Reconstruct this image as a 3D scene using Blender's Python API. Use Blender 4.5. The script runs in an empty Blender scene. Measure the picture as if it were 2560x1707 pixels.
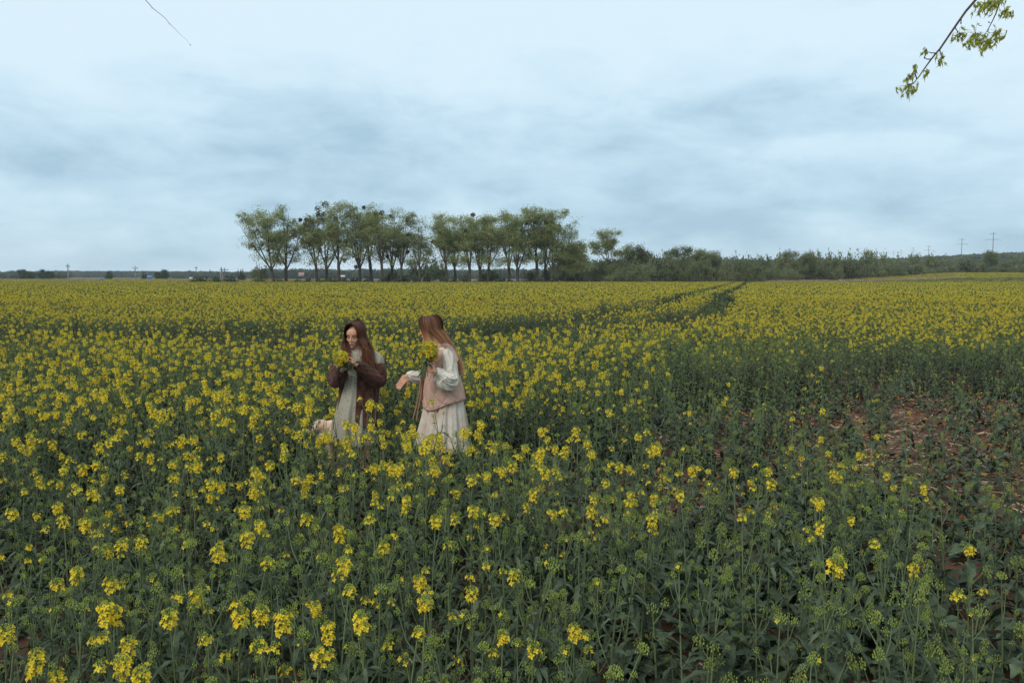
import bpy, math, random
import numpy as np
from mathutils import Vector, Matrix, Euler
PI = math.pi
R = math.radians
scene = bpy.context.scene
col = scene.collection

# ------------------------------------------------------------------ camera
CAMZ = 1.9; FPX = 2133.0; PITCH = math.atan((853.5-692)/FPX)
cam_data = bpy.data.cameras.new('camera'); cam = bpy.data.objects.new('camera', cam_data); col.objects.link(cam)
cam.location = (0, 0, CAMZ); cam.rotation_euler = (PI/2-PITCH, 0, 0)
cam_data.sensor_width = 36; cam_data.lens = 36*FPX/2560; cam_data.clip_start = 0.05; cam_data.clip_end = 9000
scene.camera = cam
scene.view_settings.view_transform = 'Standard'; scene.view_settings.look = 'None'
scene.view_settings.gamma = 1; scene.view_settings.exposure = 0.26; scene.view_settings.use_curve_mapping = False

# ------------------------------------------------------------------ world: overcast sky
SUN_EL, SUN_AZ = R(48), R(215)
w = bpy.data.worlds.new('World'); scene.world = w; w.use_nodes = True
nt = w.node_tree; N = nt.nodes; LK = nt.links; N.clear()
def nn(t, **k):
    n = N.new(t)
    for a, b in k.items(): setattr(n, a, b)
    return n
def mth(op, a, b=None, c=None, clamp=False):
    n = nn('ShaderNodeMath', operation=op, use_clamp=clamp)
    for i, v in enumerate((a, b, c)):
        if v is None: continue
        if isinstance(v, (int, float)): n.inputs[i].default_value = v
        else: LK.new(v, n.inputs[i])
    return n.outputs[0]
out = nn('ShaderNodeOutputWorld'); bg = nn('ShaderNodeBackground'); bg.inputs[1].default_value = 0.1
LK.new(bg.outputs[0], out.inputs[0])
sky = nn('ShaderNodeTexSky', sky_type='NISHITA'); sky.sun_disc = False; sky.sun_elevation = SUN_EL; sky.sun_rotation = SUN_AZ
tc = nn('ShaderNodeTexCoord'); sp = nn('ShaderNodeSeparateXYZ'); LK.new(tc.outputs['Generated'], sp.inputs[0])
z = mth('MAXIMUM', sp.outputs[2], 0.0)
cb = nn('ShaderNodeVectorMath', operation='MULTIPLY'); LK.new(tc.outputs['Generated'], cb.inputs[0]); cb.inputs[1].default_value = (1.0, 1.0, 2.7)
def noise(scale, detail, rough, off, dist=0.0):
    mp = nn('ShaderNodeMapping'); LK.new(cb.outputs[0], mp.inputs[0]); mp.inputs['Location'].default_value = off
    n = nn('ShaderNodeTexNoise'); n.inputs['Scale'].default_value = scale; n.inputs['Detail'].default_value = detail
    n.inputs['Roughness'].default_value = rough; n.inputs['Distortion'].default_value = dist
    LK.new(mp.outputs[0], n.inputs['Vector']); return n.outputs[0]
n1 = noise(2.6, 2, 0.5, (9.3, 6.2, 3.4), 0.2); n2 = noise(6.5, 7, 0.58, (9.3, 6.2, 3.4), 0.35); n3 = noise(17.0, 7, 0.62, (1.1, 9.2, 0.2), 0.3)
s = mth('ADD', mth('MULTIPLY', n1, 0.52), mth('ADD', mth('MULTIPLY', n2, 0.34), mth('MULTIPLY', n3, 0.14)))
zz = nn('ShaderNodeMapRange'); zz.inputs[1].default_value = 0.15; zz.inputs[2].default_value = 0.30
zz.inputs[3].default_value = 0.0; zz.inputs[4].default_value = 0.17; zz.interpolation_type = 'SMOOTHSTEP'; LK.new(z, zz.inputs[0])
hz = nn('ShaderNodeMapRange'); hz.inputs[1].default_value = 0.0; hz.inputs[2].default_value = 0.10
hz.inputs[3].default_value = 0.03; hz.inputs[4].default_value = 0.0; LK.new(z, hz.inputs[0])
s = mth('ADD', mth('ADD', s, zz.outputs[0]), hz.outputs[0])
cr = nn('ShaderNodeValToRGB'); LK.new(s, cr.inputs[0])
el = cr.color_ramp.elements
el[0].position = 0.385; el[0].color = (0.345, 0.51, 0.63, 1)
el[1].position = 0.63; el[1].color = (0.625, 0.765, 0.855, 1)
e = el.new(0.455); e.color = (0.44, 0.615, 0.73, 1)
e = el.new(0.54); e.color = (0.555, 0.72, 0.825, 1)
sc_ = nn('ShaderNodeVectorMath', operation='SCALE'); LK.new(cr.outputs[0], sc_.inputs[0]); sc_.inputs['Scale'].default_value = 10.0
mx = nn('ShaderNodeMix', data_type='RGBA'); mx.inputs[0].default_value = 0.05
LK.new(sc_.outputs[0], mx.inputs[6]); LK.new(sky.outputs[0], mx.inputs[7]); LK.new(mx.outputs[2], bg.inputs[0])

sd = bpy.data.lights.new('sun', 'SUN'); sd.energy = 1.5; sd.angle = R(25); sd.color = (1.0, 0.95, 0.88)
so = bpy.data.objects.new('sun', sd); col.objects.link(so)
sun_vec = Vector((math.sin(SUN_AZ)*math.cos(SUN_EL), math.cos(SUN_AZ)*math.cos(SUN_EL), math.sin(SUN_EL)))
so.rotation_euler = sun_vec.to_track_quat('Z', 'Y').to_euler(); so.location = (-6, -6, 12)

# ------------------------------------------------------------------ helpers
def P(px, py, Y):
    """photo pixel (2560 wide) at world depth Y -> world point"""
    u = (px-1280)/FPX; v = (853.5-py)/FPX
    d = Vector((u, math.cos(PITCH)+v*math.sin(PITCH), -math.sin(PITCH)+v*math.cos(PITCH)))
    t = Y/d.y
    return Vector((d.x*t, Y, CAMZ+d.z*t))
def sstep(a, b, x):
    t = np.clip((np.asarray(x, float)-a)/(b-a), 0, 1); return t*t*(3-2*t)
def terrain(x, y):
    h = sstep(40, 150, x)*sstep(185, 310, y)*2.7
    h = h + sstep(280, 620, x)*sstep(450, 1000, y)*13
    h = h + sstep(-350, -900, x)*sstep(900, 1600, y)*2
    return h

class MB:
    def __init__(s): s.v = []; s.f = []; s.m = []; s.n = 0; s.c = []
    def add(s, V, F, m=0, c=None):
        V = np.asarray(V, float); F = np.asarray(F, int)
        s.v.append(V); s.f.append((F+s.n, m)); s.n += len(V)
        s.c.append(np.full(len(V), 0.0) if c is None else np.asarray(c, float))
    def tube(s, pts, rad, k=5, m=0, cap=True, c=None):
        pts = np.asarray(pts, float); n = len(pts); rad = np.broadcast_to(np.asarray(rad, float), (n,))
        t = np.gradient(pts, axis=0); t /= np.linalg.norm(t, axis=1)[:, None]+1e-9
        ref = np.array([0.31, 0.95, 0.05]) if abs(t[0][2]) > 0.8 else np.array([0.0, 0.05, 1.0])
        a = np.cross(t, ref); a /= np.linalg.norm(a, axis=1)[:, None]+1e-9; b = np.cross(t, a)
        th = np.arange(k)*2*PI/k
        ring = (a[:, None]*np.cos(th)[None, :, None]+b[:, None]*np.sin(th)[None, :, None])*rad[:, None, None]+pts[:, None]
        V = ring.reshape(-1, 3); i = np.arange(n-1)[:, None]*k; j = np.arange(k)[None]; j2 = (j+1) % k
        F = np.stack([i+j, i+j2, i+k+j2, i+k+j], -1).reshape(-1, 4)
        s.add(V, F, m, None if c is None else np.repeat(c, k))
        if cap:
            s.add(np.vstack([ring[0], pts[0]]), [[q, k, (q+1) % k] for q in range(k)], m, None if c is None else np.full(k+1, c[0]))
            s.add(np.vstack([ring[-1], pts[-1]]), [[q, (q+1) % k, k] for q in range(k)], m, None if c is None else np.full(k+1, c[-1]))
    def ell(s, cen, rad, M=None, nu=12, nv=8, m=0):
        V = [];
        for i in range(nv+1):
            ph = PI*i/nv
            for j in range(nu): V.append((math.sin(ph)*math.cos(2*PI*j/nu)*rad[0], math.sin(ph)*math.sin(2*PI*j/nu)*rad[1], math.cos(ph)*rad[2]))
        V = np.array(V)
        if M is not None: V = V@np.array(M)[:3, :3].T
        V = V+np.asarray(cen)
        F = [[i*nu+j, (i+1)*nu+j, (i+1)*nu+(j+1) % nu, i*nu+(j+1) % nu] for i in range(nv) for j in range(nu)]
        s.add(V, F, m)
    def box(s, c, h, M=None, m=0):
        V = np.array([(x, y, z) for x in (-1, 1) for y in (-1, 1) for z in (-1, 1)], float)*np.asarray(h)
        if M is not None: V = V@np.array(M)[:3, :3].T
        s.add(V+np.asarray(c), [[0, 1, 3, 2], [4, 6, 7, 5], [0, 4, 5, 1], [2, 3, 7, 6], [0, 2, 6, 4], [1, 5, 7, 3]], m)
    def quads(s, C, A, B, m=0):
        """many quads: centres C, half axes A,B"""
        n = len(C); V = np.stack([C-A-B, C+A-B, C+A+B, C-A+B], 1).reshape(-1, 3)
        s.add(V, np.arange(4*n).reshape(n, 4), m)
    def merge(s, o, M=None, moff=0, scale=1.0):
        V = np.vstack(o.v)*scale
        if M is not None:
            Mn = np.array(M); V = V@Mn[:3, :3].T+Mn[:3, 3]
        for F, m in o.f: s.f.append((F+s.n, m+moff))
        s.v.append(V); s.c.append(np.concatenate(o.c)); s.n += len(V)
    def mesh(s, name, mats, smooth=True, off=None, attr=False):
        V = np.vstack(s.v)
        if off is not None: V = V-np.asarray(off)
        me = bpy.data.meshes.new(name)
        tot = []; st = []; li = []; mi = []; k = 0
        for F, m in s.f:
            n, w_ = F.shape
            li.append(F.ravel()); st.append(k+np.arange(n)*w_); tot.append(np.full(n, w_)); mi.append(np.full(n, m)); k += n*w_
        li = np.concatenate(li); st = np.concatenate(st); tot = np.concatenate(tot); mi = np.concatenate(mi)
        me.vertices.add(len(V)); me.vertices.foreach_set('co', V.astype(np.float32).ravel())
        me.loops.add(len(li)); me.loops.foreach_set('vertex_index', li.astype(np.int32))
        me.polygons.add(len(st)); me.polygons.foreach_set('loop_start', st.astype(np.int32)); me.polygons.foreach_set('loop_total', tot.astype(np.int32))
        me.polygons.foreach_set('material_index', mi.astype(np.int32))
        me.polygons.foreach_set('use_smooth', np.full(len(st), smooth))
        if attr:
            a = me.attributes.new('tip', 'FLOAT', 'POINT'); a.data.foreach_set('value', np.concatenate(s.c).astype(np.float32))
        for mt in (mats if isinstance(mats, (list, tuple)) else [mats]): me.materials.append(mt)
        me.update(calc_edges=True); me.validate(); return me
    def build(s, name, mats, parent=None, smooth=True, world=True, attr=False):
        off = None
        if parent is not None and world: off = root_loc(parent)
        o = bpy.data.objects.new(name, s.mesh(name, mats, smooth, off, attr)); col.objects.link(o)
        if parent is not None: o.parent = parent
        return o
def root_loc(o):
    l = Vector((0, 0, 0))
    while o is not None: l += o.location; o = o.parent
    return np.array(l)
def empty(name, loc, rz=0, scale=1):
    o = bpy.data.objects.new(name, None); col.objects.link(o); o.location = loc; o.rotation_euler.z = rz
    o.scale = (scale,)*3; o.empty_display_size = 0.1; return o
def tag(o, label, cat=None, group=None, kind=None):
    if label: o['label'] = label
    if cat: o['category'] = cat
    if group: o['group'] = group
    if kind: o['kind'] = kind
    return o
def kids(o): return list(KID.get(o.name, []))
KID = {}
def link_child(c, p): KID.setdefault(p.name, []).append(c)

def mat(name, base, rough=0.8, trans=0.0, var=0.0, vscale=5.0, bump=0.0, bscale=30.0, col2=None, objrand=0.0, spec=0.25, sheen=0.0, tcol=None):
    m = bpy.data.materials.new(name); m.use_nodes = True; t = m.node_tree; n = t.nodes; l = t.links
    b = n['Principled BSDF']; o = n['Material Output']
    b.inputs['Roughness'].default_value = rough; b.inputs['Specular IOR Level'].default_value = spec
    if sheen: b.inputs['Sheen Weight'].default_value = sheen
    tx = n.new('ShaderNodeTexCoord')
    cs = None
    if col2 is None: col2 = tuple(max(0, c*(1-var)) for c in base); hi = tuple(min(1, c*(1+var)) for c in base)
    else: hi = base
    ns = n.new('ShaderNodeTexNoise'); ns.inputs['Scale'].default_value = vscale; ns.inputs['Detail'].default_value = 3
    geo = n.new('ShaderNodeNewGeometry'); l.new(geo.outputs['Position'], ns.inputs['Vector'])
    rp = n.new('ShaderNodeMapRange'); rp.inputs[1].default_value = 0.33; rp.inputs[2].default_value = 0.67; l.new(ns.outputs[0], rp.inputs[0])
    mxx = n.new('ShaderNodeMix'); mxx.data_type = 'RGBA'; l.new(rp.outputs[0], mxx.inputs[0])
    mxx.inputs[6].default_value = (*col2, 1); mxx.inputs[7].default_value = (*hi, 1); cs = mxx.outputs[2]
    if objrand:
        oi = n.new('ShaderNodeObjectInfo'); r2 = n.new('ShaderNodeMapRange'); l.new(oi.outputs['Random'], r2.inputs[0])
        r2.inputs[3].default_value = 1-objrand; r2.inputs[4].default_value = 1+objrand
        hs = n.new('ShaderNodeHueSaturation'); l.new(r2.outputs[0], hs.inputs['Value']); l.new(cs, hs.inputs['Color']); cs = hs.outputs[0]
    l.new(cs, b.inputs['Base Color'])
    if bump:
        bn = n.new('ShaderNodeTexNoise'); bn.inputs['Scale'].default_value = bscale; bn.inputs['Detail'].default_value = 4; l.new(tx.outputs['Object'], bn.inputs['Vector'])
        bp = n.new('ShaderNodeBump'); bp.inputs['Strength'].default_value = bump; bp.inputs['Distance'].default_value = 0.01; l.new(bn.outputs[0], bp.inputs['Height']); l.new(bp.outputs[0], b.inputs['Normal'])
    if trans:
        tr = n.new('ShaderNodeBsdfTranslucent'); ms = n.new('ShaderNodeMixShader'); ms.inputs[0].default_value = trans
        if tcol: tr.inputs[0].default_value = (*tcol, 1)
        else: l.new(cs, tr.inputs[0])
        l.new(b.outputs[0], ms.inputs[1]); l.new(tr.outputs[0], ms.inputs[2]); l.new(ms.outputs[0], o.inputs[0])
    m['cs'] = 0
    return m

M = {}
M['petal'] = mat('petal_yellow', (0.98, 0.70, 0.045), 0.6, 0.38, 0.10, 18, objrand=0.06)
M['bud'] = mat('bud_green', (0.26, 0.315, 0.065), 0.7, 0.12, 0.25, 25, objrand=0.15)
M['stem'] = mat('stem_green', (0.12, 0.15, 0.068), 0.6, 0.0, 0.2, 9, objrand=0.15)
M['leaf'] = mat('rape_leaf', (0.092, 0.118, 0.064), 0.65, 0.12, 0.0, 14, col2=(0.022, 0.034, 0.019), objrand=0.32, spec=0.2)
M['leafold'] = mat('withered_leaf', (0.30, 0.13, 0.03), 0.8, 0.15, 0.4, 9, objrand=0.3)
M['soil'] = mat('soil', (0.125, 0.058, 0.034), 0.95, 0, 0, 2.2, bump=1.0, bscale=9, col2=(0.055, 0.024, 0.014))
M['straw'] = mat('straw', (0.42, 0.28, 0.18), 0.8, 0, 0.35, 3)
M['meadow'] = mat('meadow', (0.075, 0.10, 0.045), 0.95, 0, 0, 0.03, bump=0.5, bscale=2, col2=(0.15, 0.095, 0.065))
M['drymeadow'] = mat('dry_meadow', (0.27, 0.17, 0.125), 0.95, 0, 0, 0.08, bump=0.5, bscale=2, col2=(0.15, 0.115, 0.07))
M['bark'] = mat('bark', (0.085, 0.070, 0.052), 0.95, 0, 0.3, 1.5, bump=0.6, bscale=6)
M['treeleaf'] = mat('tree_leaf', (0.36, 0.385, 0.155), 0.7, 0.42, 0, 0.6, col2=(0.22, 0.245, 0.095), objrand=0.12)
M['mistle'] = mat('mistletoe', (0.075, 0.068, 0.03), 0.8, 0.1, 0.3, 3)
M['shrubleaf'] = mat('shrub_leaf', (0.22, 0.24, 0.115), 0.75, 0.35, 0, 0.5, col2=(0.13, 0.145, 0.07), objrand=0.25)
M['darkshrub'] = mat('dark_shrub_leaf', (0.085, 0.115, 0.05), 0.75, 0.2, 0, 0.8, col2=(0.05, 0.07, 0.032), objrand=0.2)
M['wood'] = mat('far_wood', (0.085, 0.105, 0.055), 0.85, 0.2, 0.3, 0.05, objrand=0.25)
M['drygrass'] = mat('dry_grass', (0.50, 0.37, 0.27), 0.85, 0.25, 0, 0.35, col2=(0.30, 0.215, 0.13), objrand=0.2)
M['greengrass'] = mat('green_grass', (0.10, 0.15, 0.06), 0.85, 0.2, 0, 0.35, col2=(0.06, 0.095, 0.045), objrand=0.2)
M['twig'] = mat('twig_bark', (0.075, 0.055, 0.05), 0.9, 0, 0.3, 40)
M['maple'] = mat('young_maple_leaf', (0.44, 0.46, 0.075), 0.6, 0.45, 0.25, 30, objrand=0.18)
M['scale'] = mat('bud_scale', (0.20, 0.08, 0.04), 0.7, 0.1, 0.2, 30)
M['pole'] = mat('weathered_pole', (0.30, 0.28, 0.26), 0.9, 0, 0.2, 2)
M['darkpole'] = mat('dark_pole', (0.16, 0.15, 0.14), 0.9, 0, 0.2, 2)
M['pylon'] = mat('grey_pylon', (0.22, 0.22, 0.22), 0.7, 0, 0.1, 2)
M['ceramic'] = mat('insulator', (0.12, 0.08, 0.06), 0.4, 0, 0.1, 2)
M['skin'] = mat('skin', (0.60, 0.305, 0.195), 0.55, 0, 0.08, 12, spec=0.35)
M['lip'] = mat('lip', (0.42, 0.15, 0.12), 0.45, 0, 0.05, 12)
M['brow'] = mat('brow', (0.09, 0.045, 0.03), 0.8)
M['knit'] = mat('brown_knit', (0.085, 0.032, 0.020), 0.95, 0, 0.45, 22, bump=1.0, bscale=110, sheen=0.15)
M['cream'] = mat('cream_cotton', (0.74, 0.66, 0.56), 0.85, 0.12, 0.07, 14, bump=0.6, bscale=26)
M['skirt'] = mat('washed_cotton', (0.74, 0.67, 0.58), 0.85, 0.12, 0, 5.5, bump=0.5, bscale=24, col2=(0.56, 0.42, 0.32))
M['pink'] = mat('pink_quilt', (0.52, 0.325, 0.245), 0.9, 0, 0.07, 20, bump=0.35, bscale=60)
M['pinkdark'] = mat('vest_lining', (0.33, 0.175, 0.12), 0.9, 0, 0.1, 20)
M['frill'] = mat('frill_cotton', (0.74, 0.60, 0.52), 0.9, 0.1, 0.05, 20)
M['tan'] = mat('tan_ribbon', (0.38, 0.21, 0.13), 0.85, 0, 0.1, 20)
M['boot'] = mat('dark_boot', (0.035, 0.018, 0.014), 0.5, 0, 0.1, 20)
M['fur'] = mat('cream_fur', (0.74, 0.49, 0.34), 0.9, 0, 0.12, 14, bump=0.6, bscale=90, sheen=0.3)
M['furw'] = mat('white_fur', (0.78, 0.70, 0.62), 0.9, 0, 0.06, 14, bump=0.6, bscale=90, sheen=0.3)
M['black'] = mat('black_nose', (0.02, 0.015, 0.015), 0.4)
M['redroof'] = mat('red_roof', (0.38, 0.19, 0.14), 0.8, 0, 0.15, 0.5)
M['plaster'] = mat('pale_plaster', (0.62, 0.58, 0.52), 0.85, 0, 0.08, 0.5)
M['bluemetal'] = mat('blue_metal', (0.07, 0.17, 0.42), 0.6, 0, 0.1, 0.5)
M['whitemetal'] = mat('white_metal', (0.72, 0.74, 0.76), 0.6, 0, 0.05, 0.5)
M['glass'] = mat('dark_window', (0.03, 0.035, 0.04), 0.2)
# printed dress: small rust flowers on sage grey
def print_mat():
    m = mat('sage_print_cotton', (0.37, 0.335, 0.255), 0.85, 0.08, 0.06, 6, bump=0.3, bscale=30)
    t = m.node_tree; n = t.nodes; l = t.links; b = n['Principled BSDF']
    src = b.inputs['Base Color'].links[0].from_socket
    tx = n.new('ShaderNodeTexCoord')
    vo = n.new('ShaderNodeTexVoronoi'); vo.inputs['Scale'].default_value = 40; l.new(tx.outputs['Object'], vo.inputs['Vector'])
    rp = n.new('ShaderNodeMapRange'); rp.inputs[1].default_value = 0.10; rp.inputs[2].default_value = 0.30; rp.inputs[3].default_value = 1; rp.inputs[4].default_value = 0; l.new(vo.outputs['Distance'], rp.inputs[0])
    mx = n.new('ShaderNodeMix'); mx.data_type = 'RGBA'; l.new(rp.outputs[0], mx.inputs[0]); l.new(src, mx.inputs[6]); mx.inputs[7].default_value = (0.26, 0.10, 0.06, 1)
    l.new(mx.outputs[2], b.inputs['Base Color'])
    return m
M['print'] = print_mat()
def hair_mat(name, root, tip):
    m = bpy.data.materials.new(name); m.use_nodes = True; t = m.node_tree; n = t.nodes; l = t.links; b = n['Principled BSDF']
    b.inputs['Roughness'].default_value = 0.5; b.inputs['Specular IOR Level'].default_value = 0.25
    a = n.new('ShaderNodeAttribute'); a.attribute_name = 'tip'
    mx = n.new('ShaderNodeMix'); mx.data_type = 'RGBA'; l.new(a.outputs['Fac'], mx.inputs[0]); mx.inputs[6].default_value = (*root, 1); mx.inputs[7].default_value = (*tip, 1)
    l.new(mx.outputs[2], b.inputs['Base Color']); return m
M['hair1'] = hair_mat('brown_hair', (0.065, 0.023, 0.013), (0.23, 0.088, 0.042))
M['hair2'] = hair_mat('auburn_hair', (0.065, 0.020, 0.010), (0.62, 0.29, 0.125))

rng = np.random.default_rng(7)
def rnd(n): v = rng.normal(size=(n, 3)); return v/np.linalg.norm(v, axis=1)[:, None]
def cards(mb, C, size, m=0, asp=0.7, flat=0.0):
    n = len(C); nrm = rnd(n); nrm[:, 2] = nrm[:, 2]*(1-flat)+flat*np.sign(nrm[:, 2]+1e-6); nrm /= np.linalg.norm(nrm, axis=1)[:, None]
    A = np.cross(nrm, rnd(n)); A /= np.linalg.norm(A, axis=1)[:, None]+1e-9; B = np.cross(nrm, A)
    sz = size*(0.6+0.8*rng.random(n))[:, None]
    mb.quads(np.asarray(C), A*sz, B*sz*asp, m)

# ------------------------------------------------------------------ ground
def build_ground():
    rad = np.concatenate([np.linspace(0, 30, 31)[1:], 30*(1.045**np.arange(1, 118))]); na = 180
    th = np.arange(na)*2*PI/na
    X = rad[:, None]*np.cos(th); Y = rad[:, None]*np.sin(th)
    Z = terrain(X, Y)
    Z[:28] += rng.normal(0, 0.012, Z[:28].shape)
    V = np.stack([X, Y, Z], -1).reshape(-1, 3); V = np.vstack([V, [[0, 0, 0]]])
    nr = len(rad); i = np.arange(nr-1)[:, None]*na; j = np.arange(na)[None]; j2 = (j+1) % na
    F = np.stack([i+j, i+na+j, i+na+j2, i+j2], -1).reshape(-1, 4)
    cx = V[F].mean(1)
    g = MB(); g.v = [V]; g.n = len(V); g.c = [np.zeros(len(V))]
    infield = ((cx[:, 1] < 180) | ((cx[:, 0] < -50) & (cx[:, 1] < 420)))
    dry = (~infield) & (cx[:, 1] < 420) & (cx[:, 0] < 60)
    g.f = [(F[infield], 0), (F[dry], 2), (F[(~infield) & (~dry)], 1), (np.array([[nr*na, q, (q+1) % na] for q in range(na)]), 0)]
    o = g.build('ground', [M['soil'], M['meadow'], M['drymeadow']]); tag(o, 'dark reddish soil and meadow running to the horizon', None, None, 'structure')
build_ground()

# ------------------------------------------------------------------ rapeseed plants
def flower_geo(n_fl, r0, spread, rg):
    """ring of open four-petal flowers below the bud dome; origin = tip of raceme, hangs below"""
    g = MB()
    for i in range(n_fl):
        a = i*2.39996+rg.uniform(-.3, .3); t = (i+0.5)/max(n_fl, 1)
        zz = -0.020-spread*t; rr = r0*(0.45+0.70*rg.random())*(1-0.25*t)
        c = np.array([math.cos(a)*rr, math.sin(a)*rr, zz+0.012*rg.random()])
        out_ = np.array([math.cos(a), math.sin(a), 0.45+0.3*rg.random()]); out_ /= np.linalg.norm(out_)
        u = np.cross(out_, [0, 0, 1]); u /= np.linalg.norm(u); v = np.cross(out_, u)
        sz = 0.0050+0.0014*rg.random(); open_ = 0.55+0.9*rg.random()
        for q in range(4):
            b = q*PI/2+0.4; d = u*math.cos(b)+v*math.sin(b); e_ = np.cross(out_, d)
            p0 = c; p1 = c+(d*0.9+e_*0.62)*sz+out_*sz*open_; p2 = c+d*sz*1.75+out_*sz*open_*0.8; p3 = c+(d*0.9-e_*0.62)*sz+out_*sz*open_
            g.add([p0, p1, p2, p3], [[0, 1, 2, 3]], 0)
        # pedicel
        a0 = np.array([0, 0, zz-0.008]); sd_ = np.cross(c-a0, [0, 0, 1]); sd_ = sd_/np.linalg.norm(sd_)*0.0009
        g.add([a0-sd_, a0+sd_, c+sd_, c-sd_], [[0, 1, 2, 3]], 1)
    return g
OCT = np.array([(1, 0, 0), (-1, 0, 0), (0, 1, 0), (0, -1, 0), (0, 0, 1), (0, 0, -1)], float)
OCF = [[0, 2, 4], [2, 1, 4], [1, 3, 4], [3, 0, 4], [2, 0, 5], [1, 2, 5], [3, 1, 5], [0, 3, 5]]
def bud_geo(n, r, h, rg, size=0.0030):
    g = MB()
    for i in range(n):
        t = (i+0.5)/n; a = i*2.39996; ph = t**0.6*R(105)
        p = np.array([math.sin(ph)*math.cos(a)*r, math.sin(ph)*math.sin(a)*r, (math.cos(ph)-1)*h])*(0.78+0.42*rg.random())
        s_ = size*(0.8+0.5*t)
        g.add(OCT*np.array([s_*0.75, s_*0.75, s_*1.5])+p, OCF, 0)
        if i % 2 == 0:
            a0 = np.array([0, 0, -h*1.7]); sd_ = np.array([math.sin(a), -math.cos(a), 0])*0.0007
            g.add([a0-sd_, a0+sd_, p+sd_, p-sd_], [[0, 1, 2, 3]], 0)
    return g
def leaf_geo(L, W, curl, rg, lobes=True):
    g = MB(); n = 7; V = []
    for i in range(n+1):
        t = i/n; w_ = W*(math.sin(PI*min(1, t*0.93+0.04))**0.7)*(1+(0.22*math.sin(i*2.7+rg.random()) if lobes else 0))
        y_ = L*t; z_ = L*(0.55*t-curl*t*t); fold = 0.35*w_; rip = 0.15*W*math.sin(i*1.9)
        V += [(-w_, y_, z_+fold+rip), (0, y_, z_), (w_, y_, z_+fold-rip)]
    F = []
    for i in range(n):
        for j in (0, 1): F.append([i*3+j, i*3+j+1, i*3+j+4, i*3+j+3])
    g.add(V, F, 0); return g
LEAVES = []
for k in range(5):
    rg = random.Random(k+5)
    LEAVES.append(leaf_geo(0.105+0.022*k, 0.015+0.006*(k % 3), 0.55+0.12*k, rg))
LEAF_ME = [g.mesh('leaf', M['leaf']) for g in LEAVES]

def plant_spec(seed, H, nfl, nbud, nside, nleaf, lbig=1.0, sidebloom=0, lo=0.10):
    """-> dict of local geometry for one plant"""
    rg = random.Random(seed); s = {'H': H}
    st = MB(); n = 7; bend = rg.uniform(-.11, .11)*H; bd = rg.uniform(0, 6.28)
    def axis(t): return np.array([math.cos(bd)*bend*t*t, math.sin(bd)*bend*t*t, H*t])
    pts = [axis(i/(n-1)) for i in range(n)]; pts[-1][2] -= 0.012
    st.tube(pts, np.linspace(0.0052, 0.0022, n), 5, 0, False)
    s['main'] = (flower_geo(nfl, 0.0185+0.00010*nfl, 0.014+0.00125*nfl, rg), bud_geo(int(nbud*rg.uniform(1.0, 1.4)), 0.0175*rg.uniform(.85, 1.12), 0.022*rg.uniform(.85, 1.3), rg, 0.0029), Matrix.Translation(Vector(axis(1.0))))
    side = []
    for i in range(nside):
        t0 = rg.uniform(0.45, 0.85); a = i*2.4+rg.random(); ln = H*rg.uniform(0.12, 0.26)*(1.25-t0*0.5)
        p0 = axis(t0); out_ = np.array([math.cos(a), math.sin(a), 0])
        p1 = p0+out_*ln*0.33+np.array([0, 0, ln*0.45]); p2 = p0+out_*ln*0.5+np.array([0, 0, ln*1.0])
        st.tube([p0, p1, p2], [0.0028, 0.0022, 0.0014], 4, 0, False)
        fl = sidebloom if rg.random() < 0.5 else 0
        side.append((bud_geo(14, 0.0105*rg.uniform(.7, 1.2), 0.013*rg.uniform(.8, 1.5), rg, 0.0025), flower_geo(fl, 0.016, 0.02, rg) if fl else None, Matrix.Translation(Vector(p2+np.array([0, 0, 0.008])))))
        # small bract leaf at the fork
        Lm = Matrix.Translation(Vector(p0))@Euler((rg.uniform(-.3, .4), 0, a-PI/2)).to_matrix().to_4x4()@Matrix.Scale(0.5*lbig*rg.uniform(.7, 1.1), 4)
        side[-1] += (Lm, rg.randrange(5))
    s['stem'] = st; s['side'] = side
    lv = []
    for i in range(nleaf):
        t0 = lo+(0.78-lo)*i/nleaf+rg.uniform(-.03, .03); a = i*2.39996+rg.uniform(-.4, .4); p0 = axis(max(0.03, t0))
        sc = lbig*(1.35-t0)*rg.uniform(0.75, 1.2)
        lv.append((rg.randrange(5), Matrix.Translation(Vector(p0))@Euler((rg.uniform(-.45, .35), rg.uniform(-.3, .3), a-PI/2)).to_matrix().to_4x4()@Matrix.Scale(sc, 4)))
    s['leaves'] = lv
    return s
SPEC = {}
for k in range(5): SPEC['B%d' % k] = plant_spec(100+k, 0.82, 20+4*k, 34, 4+k % 3, 16, 0.68, 6, 0.05)
for k in range(4): SPEC['H%d' % k] = plant_spec(200+k, 0.80, 10+5*k, 36, 5, 16, 0.68, 0, 0.05)
for k in range(4): SPEC['G%d' % k] = plant_spec(300+k, 0.76, k % 2, 34, 4+k % 2, 17, 0.70, 0, 0.05)
for k in range(4): SPEC['S%d' % k] = plant_spec(400+k, 0.36, 0, 16, 1, 12, 1.05, 0, 0.10)
for k in range(2): SPEC['T%d' % k] = plant_spec(500+k, 0.50, 4*k, 24, 2, 10, 0.9, 0, 0.05)
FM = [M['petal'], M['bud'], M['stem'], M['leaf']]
def flat_plant(s, leafscale=1.0):
    g = MB(); g.merge(s['stem'], None, 2)
    f, b, m4 = s['main']
    if f.v: g.merge(f, m4, 0)
    g.merge(b, m4, 1)
    for (b2, f2, m4, Lm, li) in s['side']:
        g.merge(b2, m4, 1); g.merge(LEAVES[li], Lm, 3)
        if f2 is not None: g.merge(f2, m4, 0)
    for li, m4 in s['leaves']: g.merge(LEAVES[li], m4, 3)
    return g
FLAT = {k: flat_plant(s) for k, s in SPEC.items()}
HID = {}     # source geometry used only by the crop's geometry nodes, never linked on its own
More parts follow.
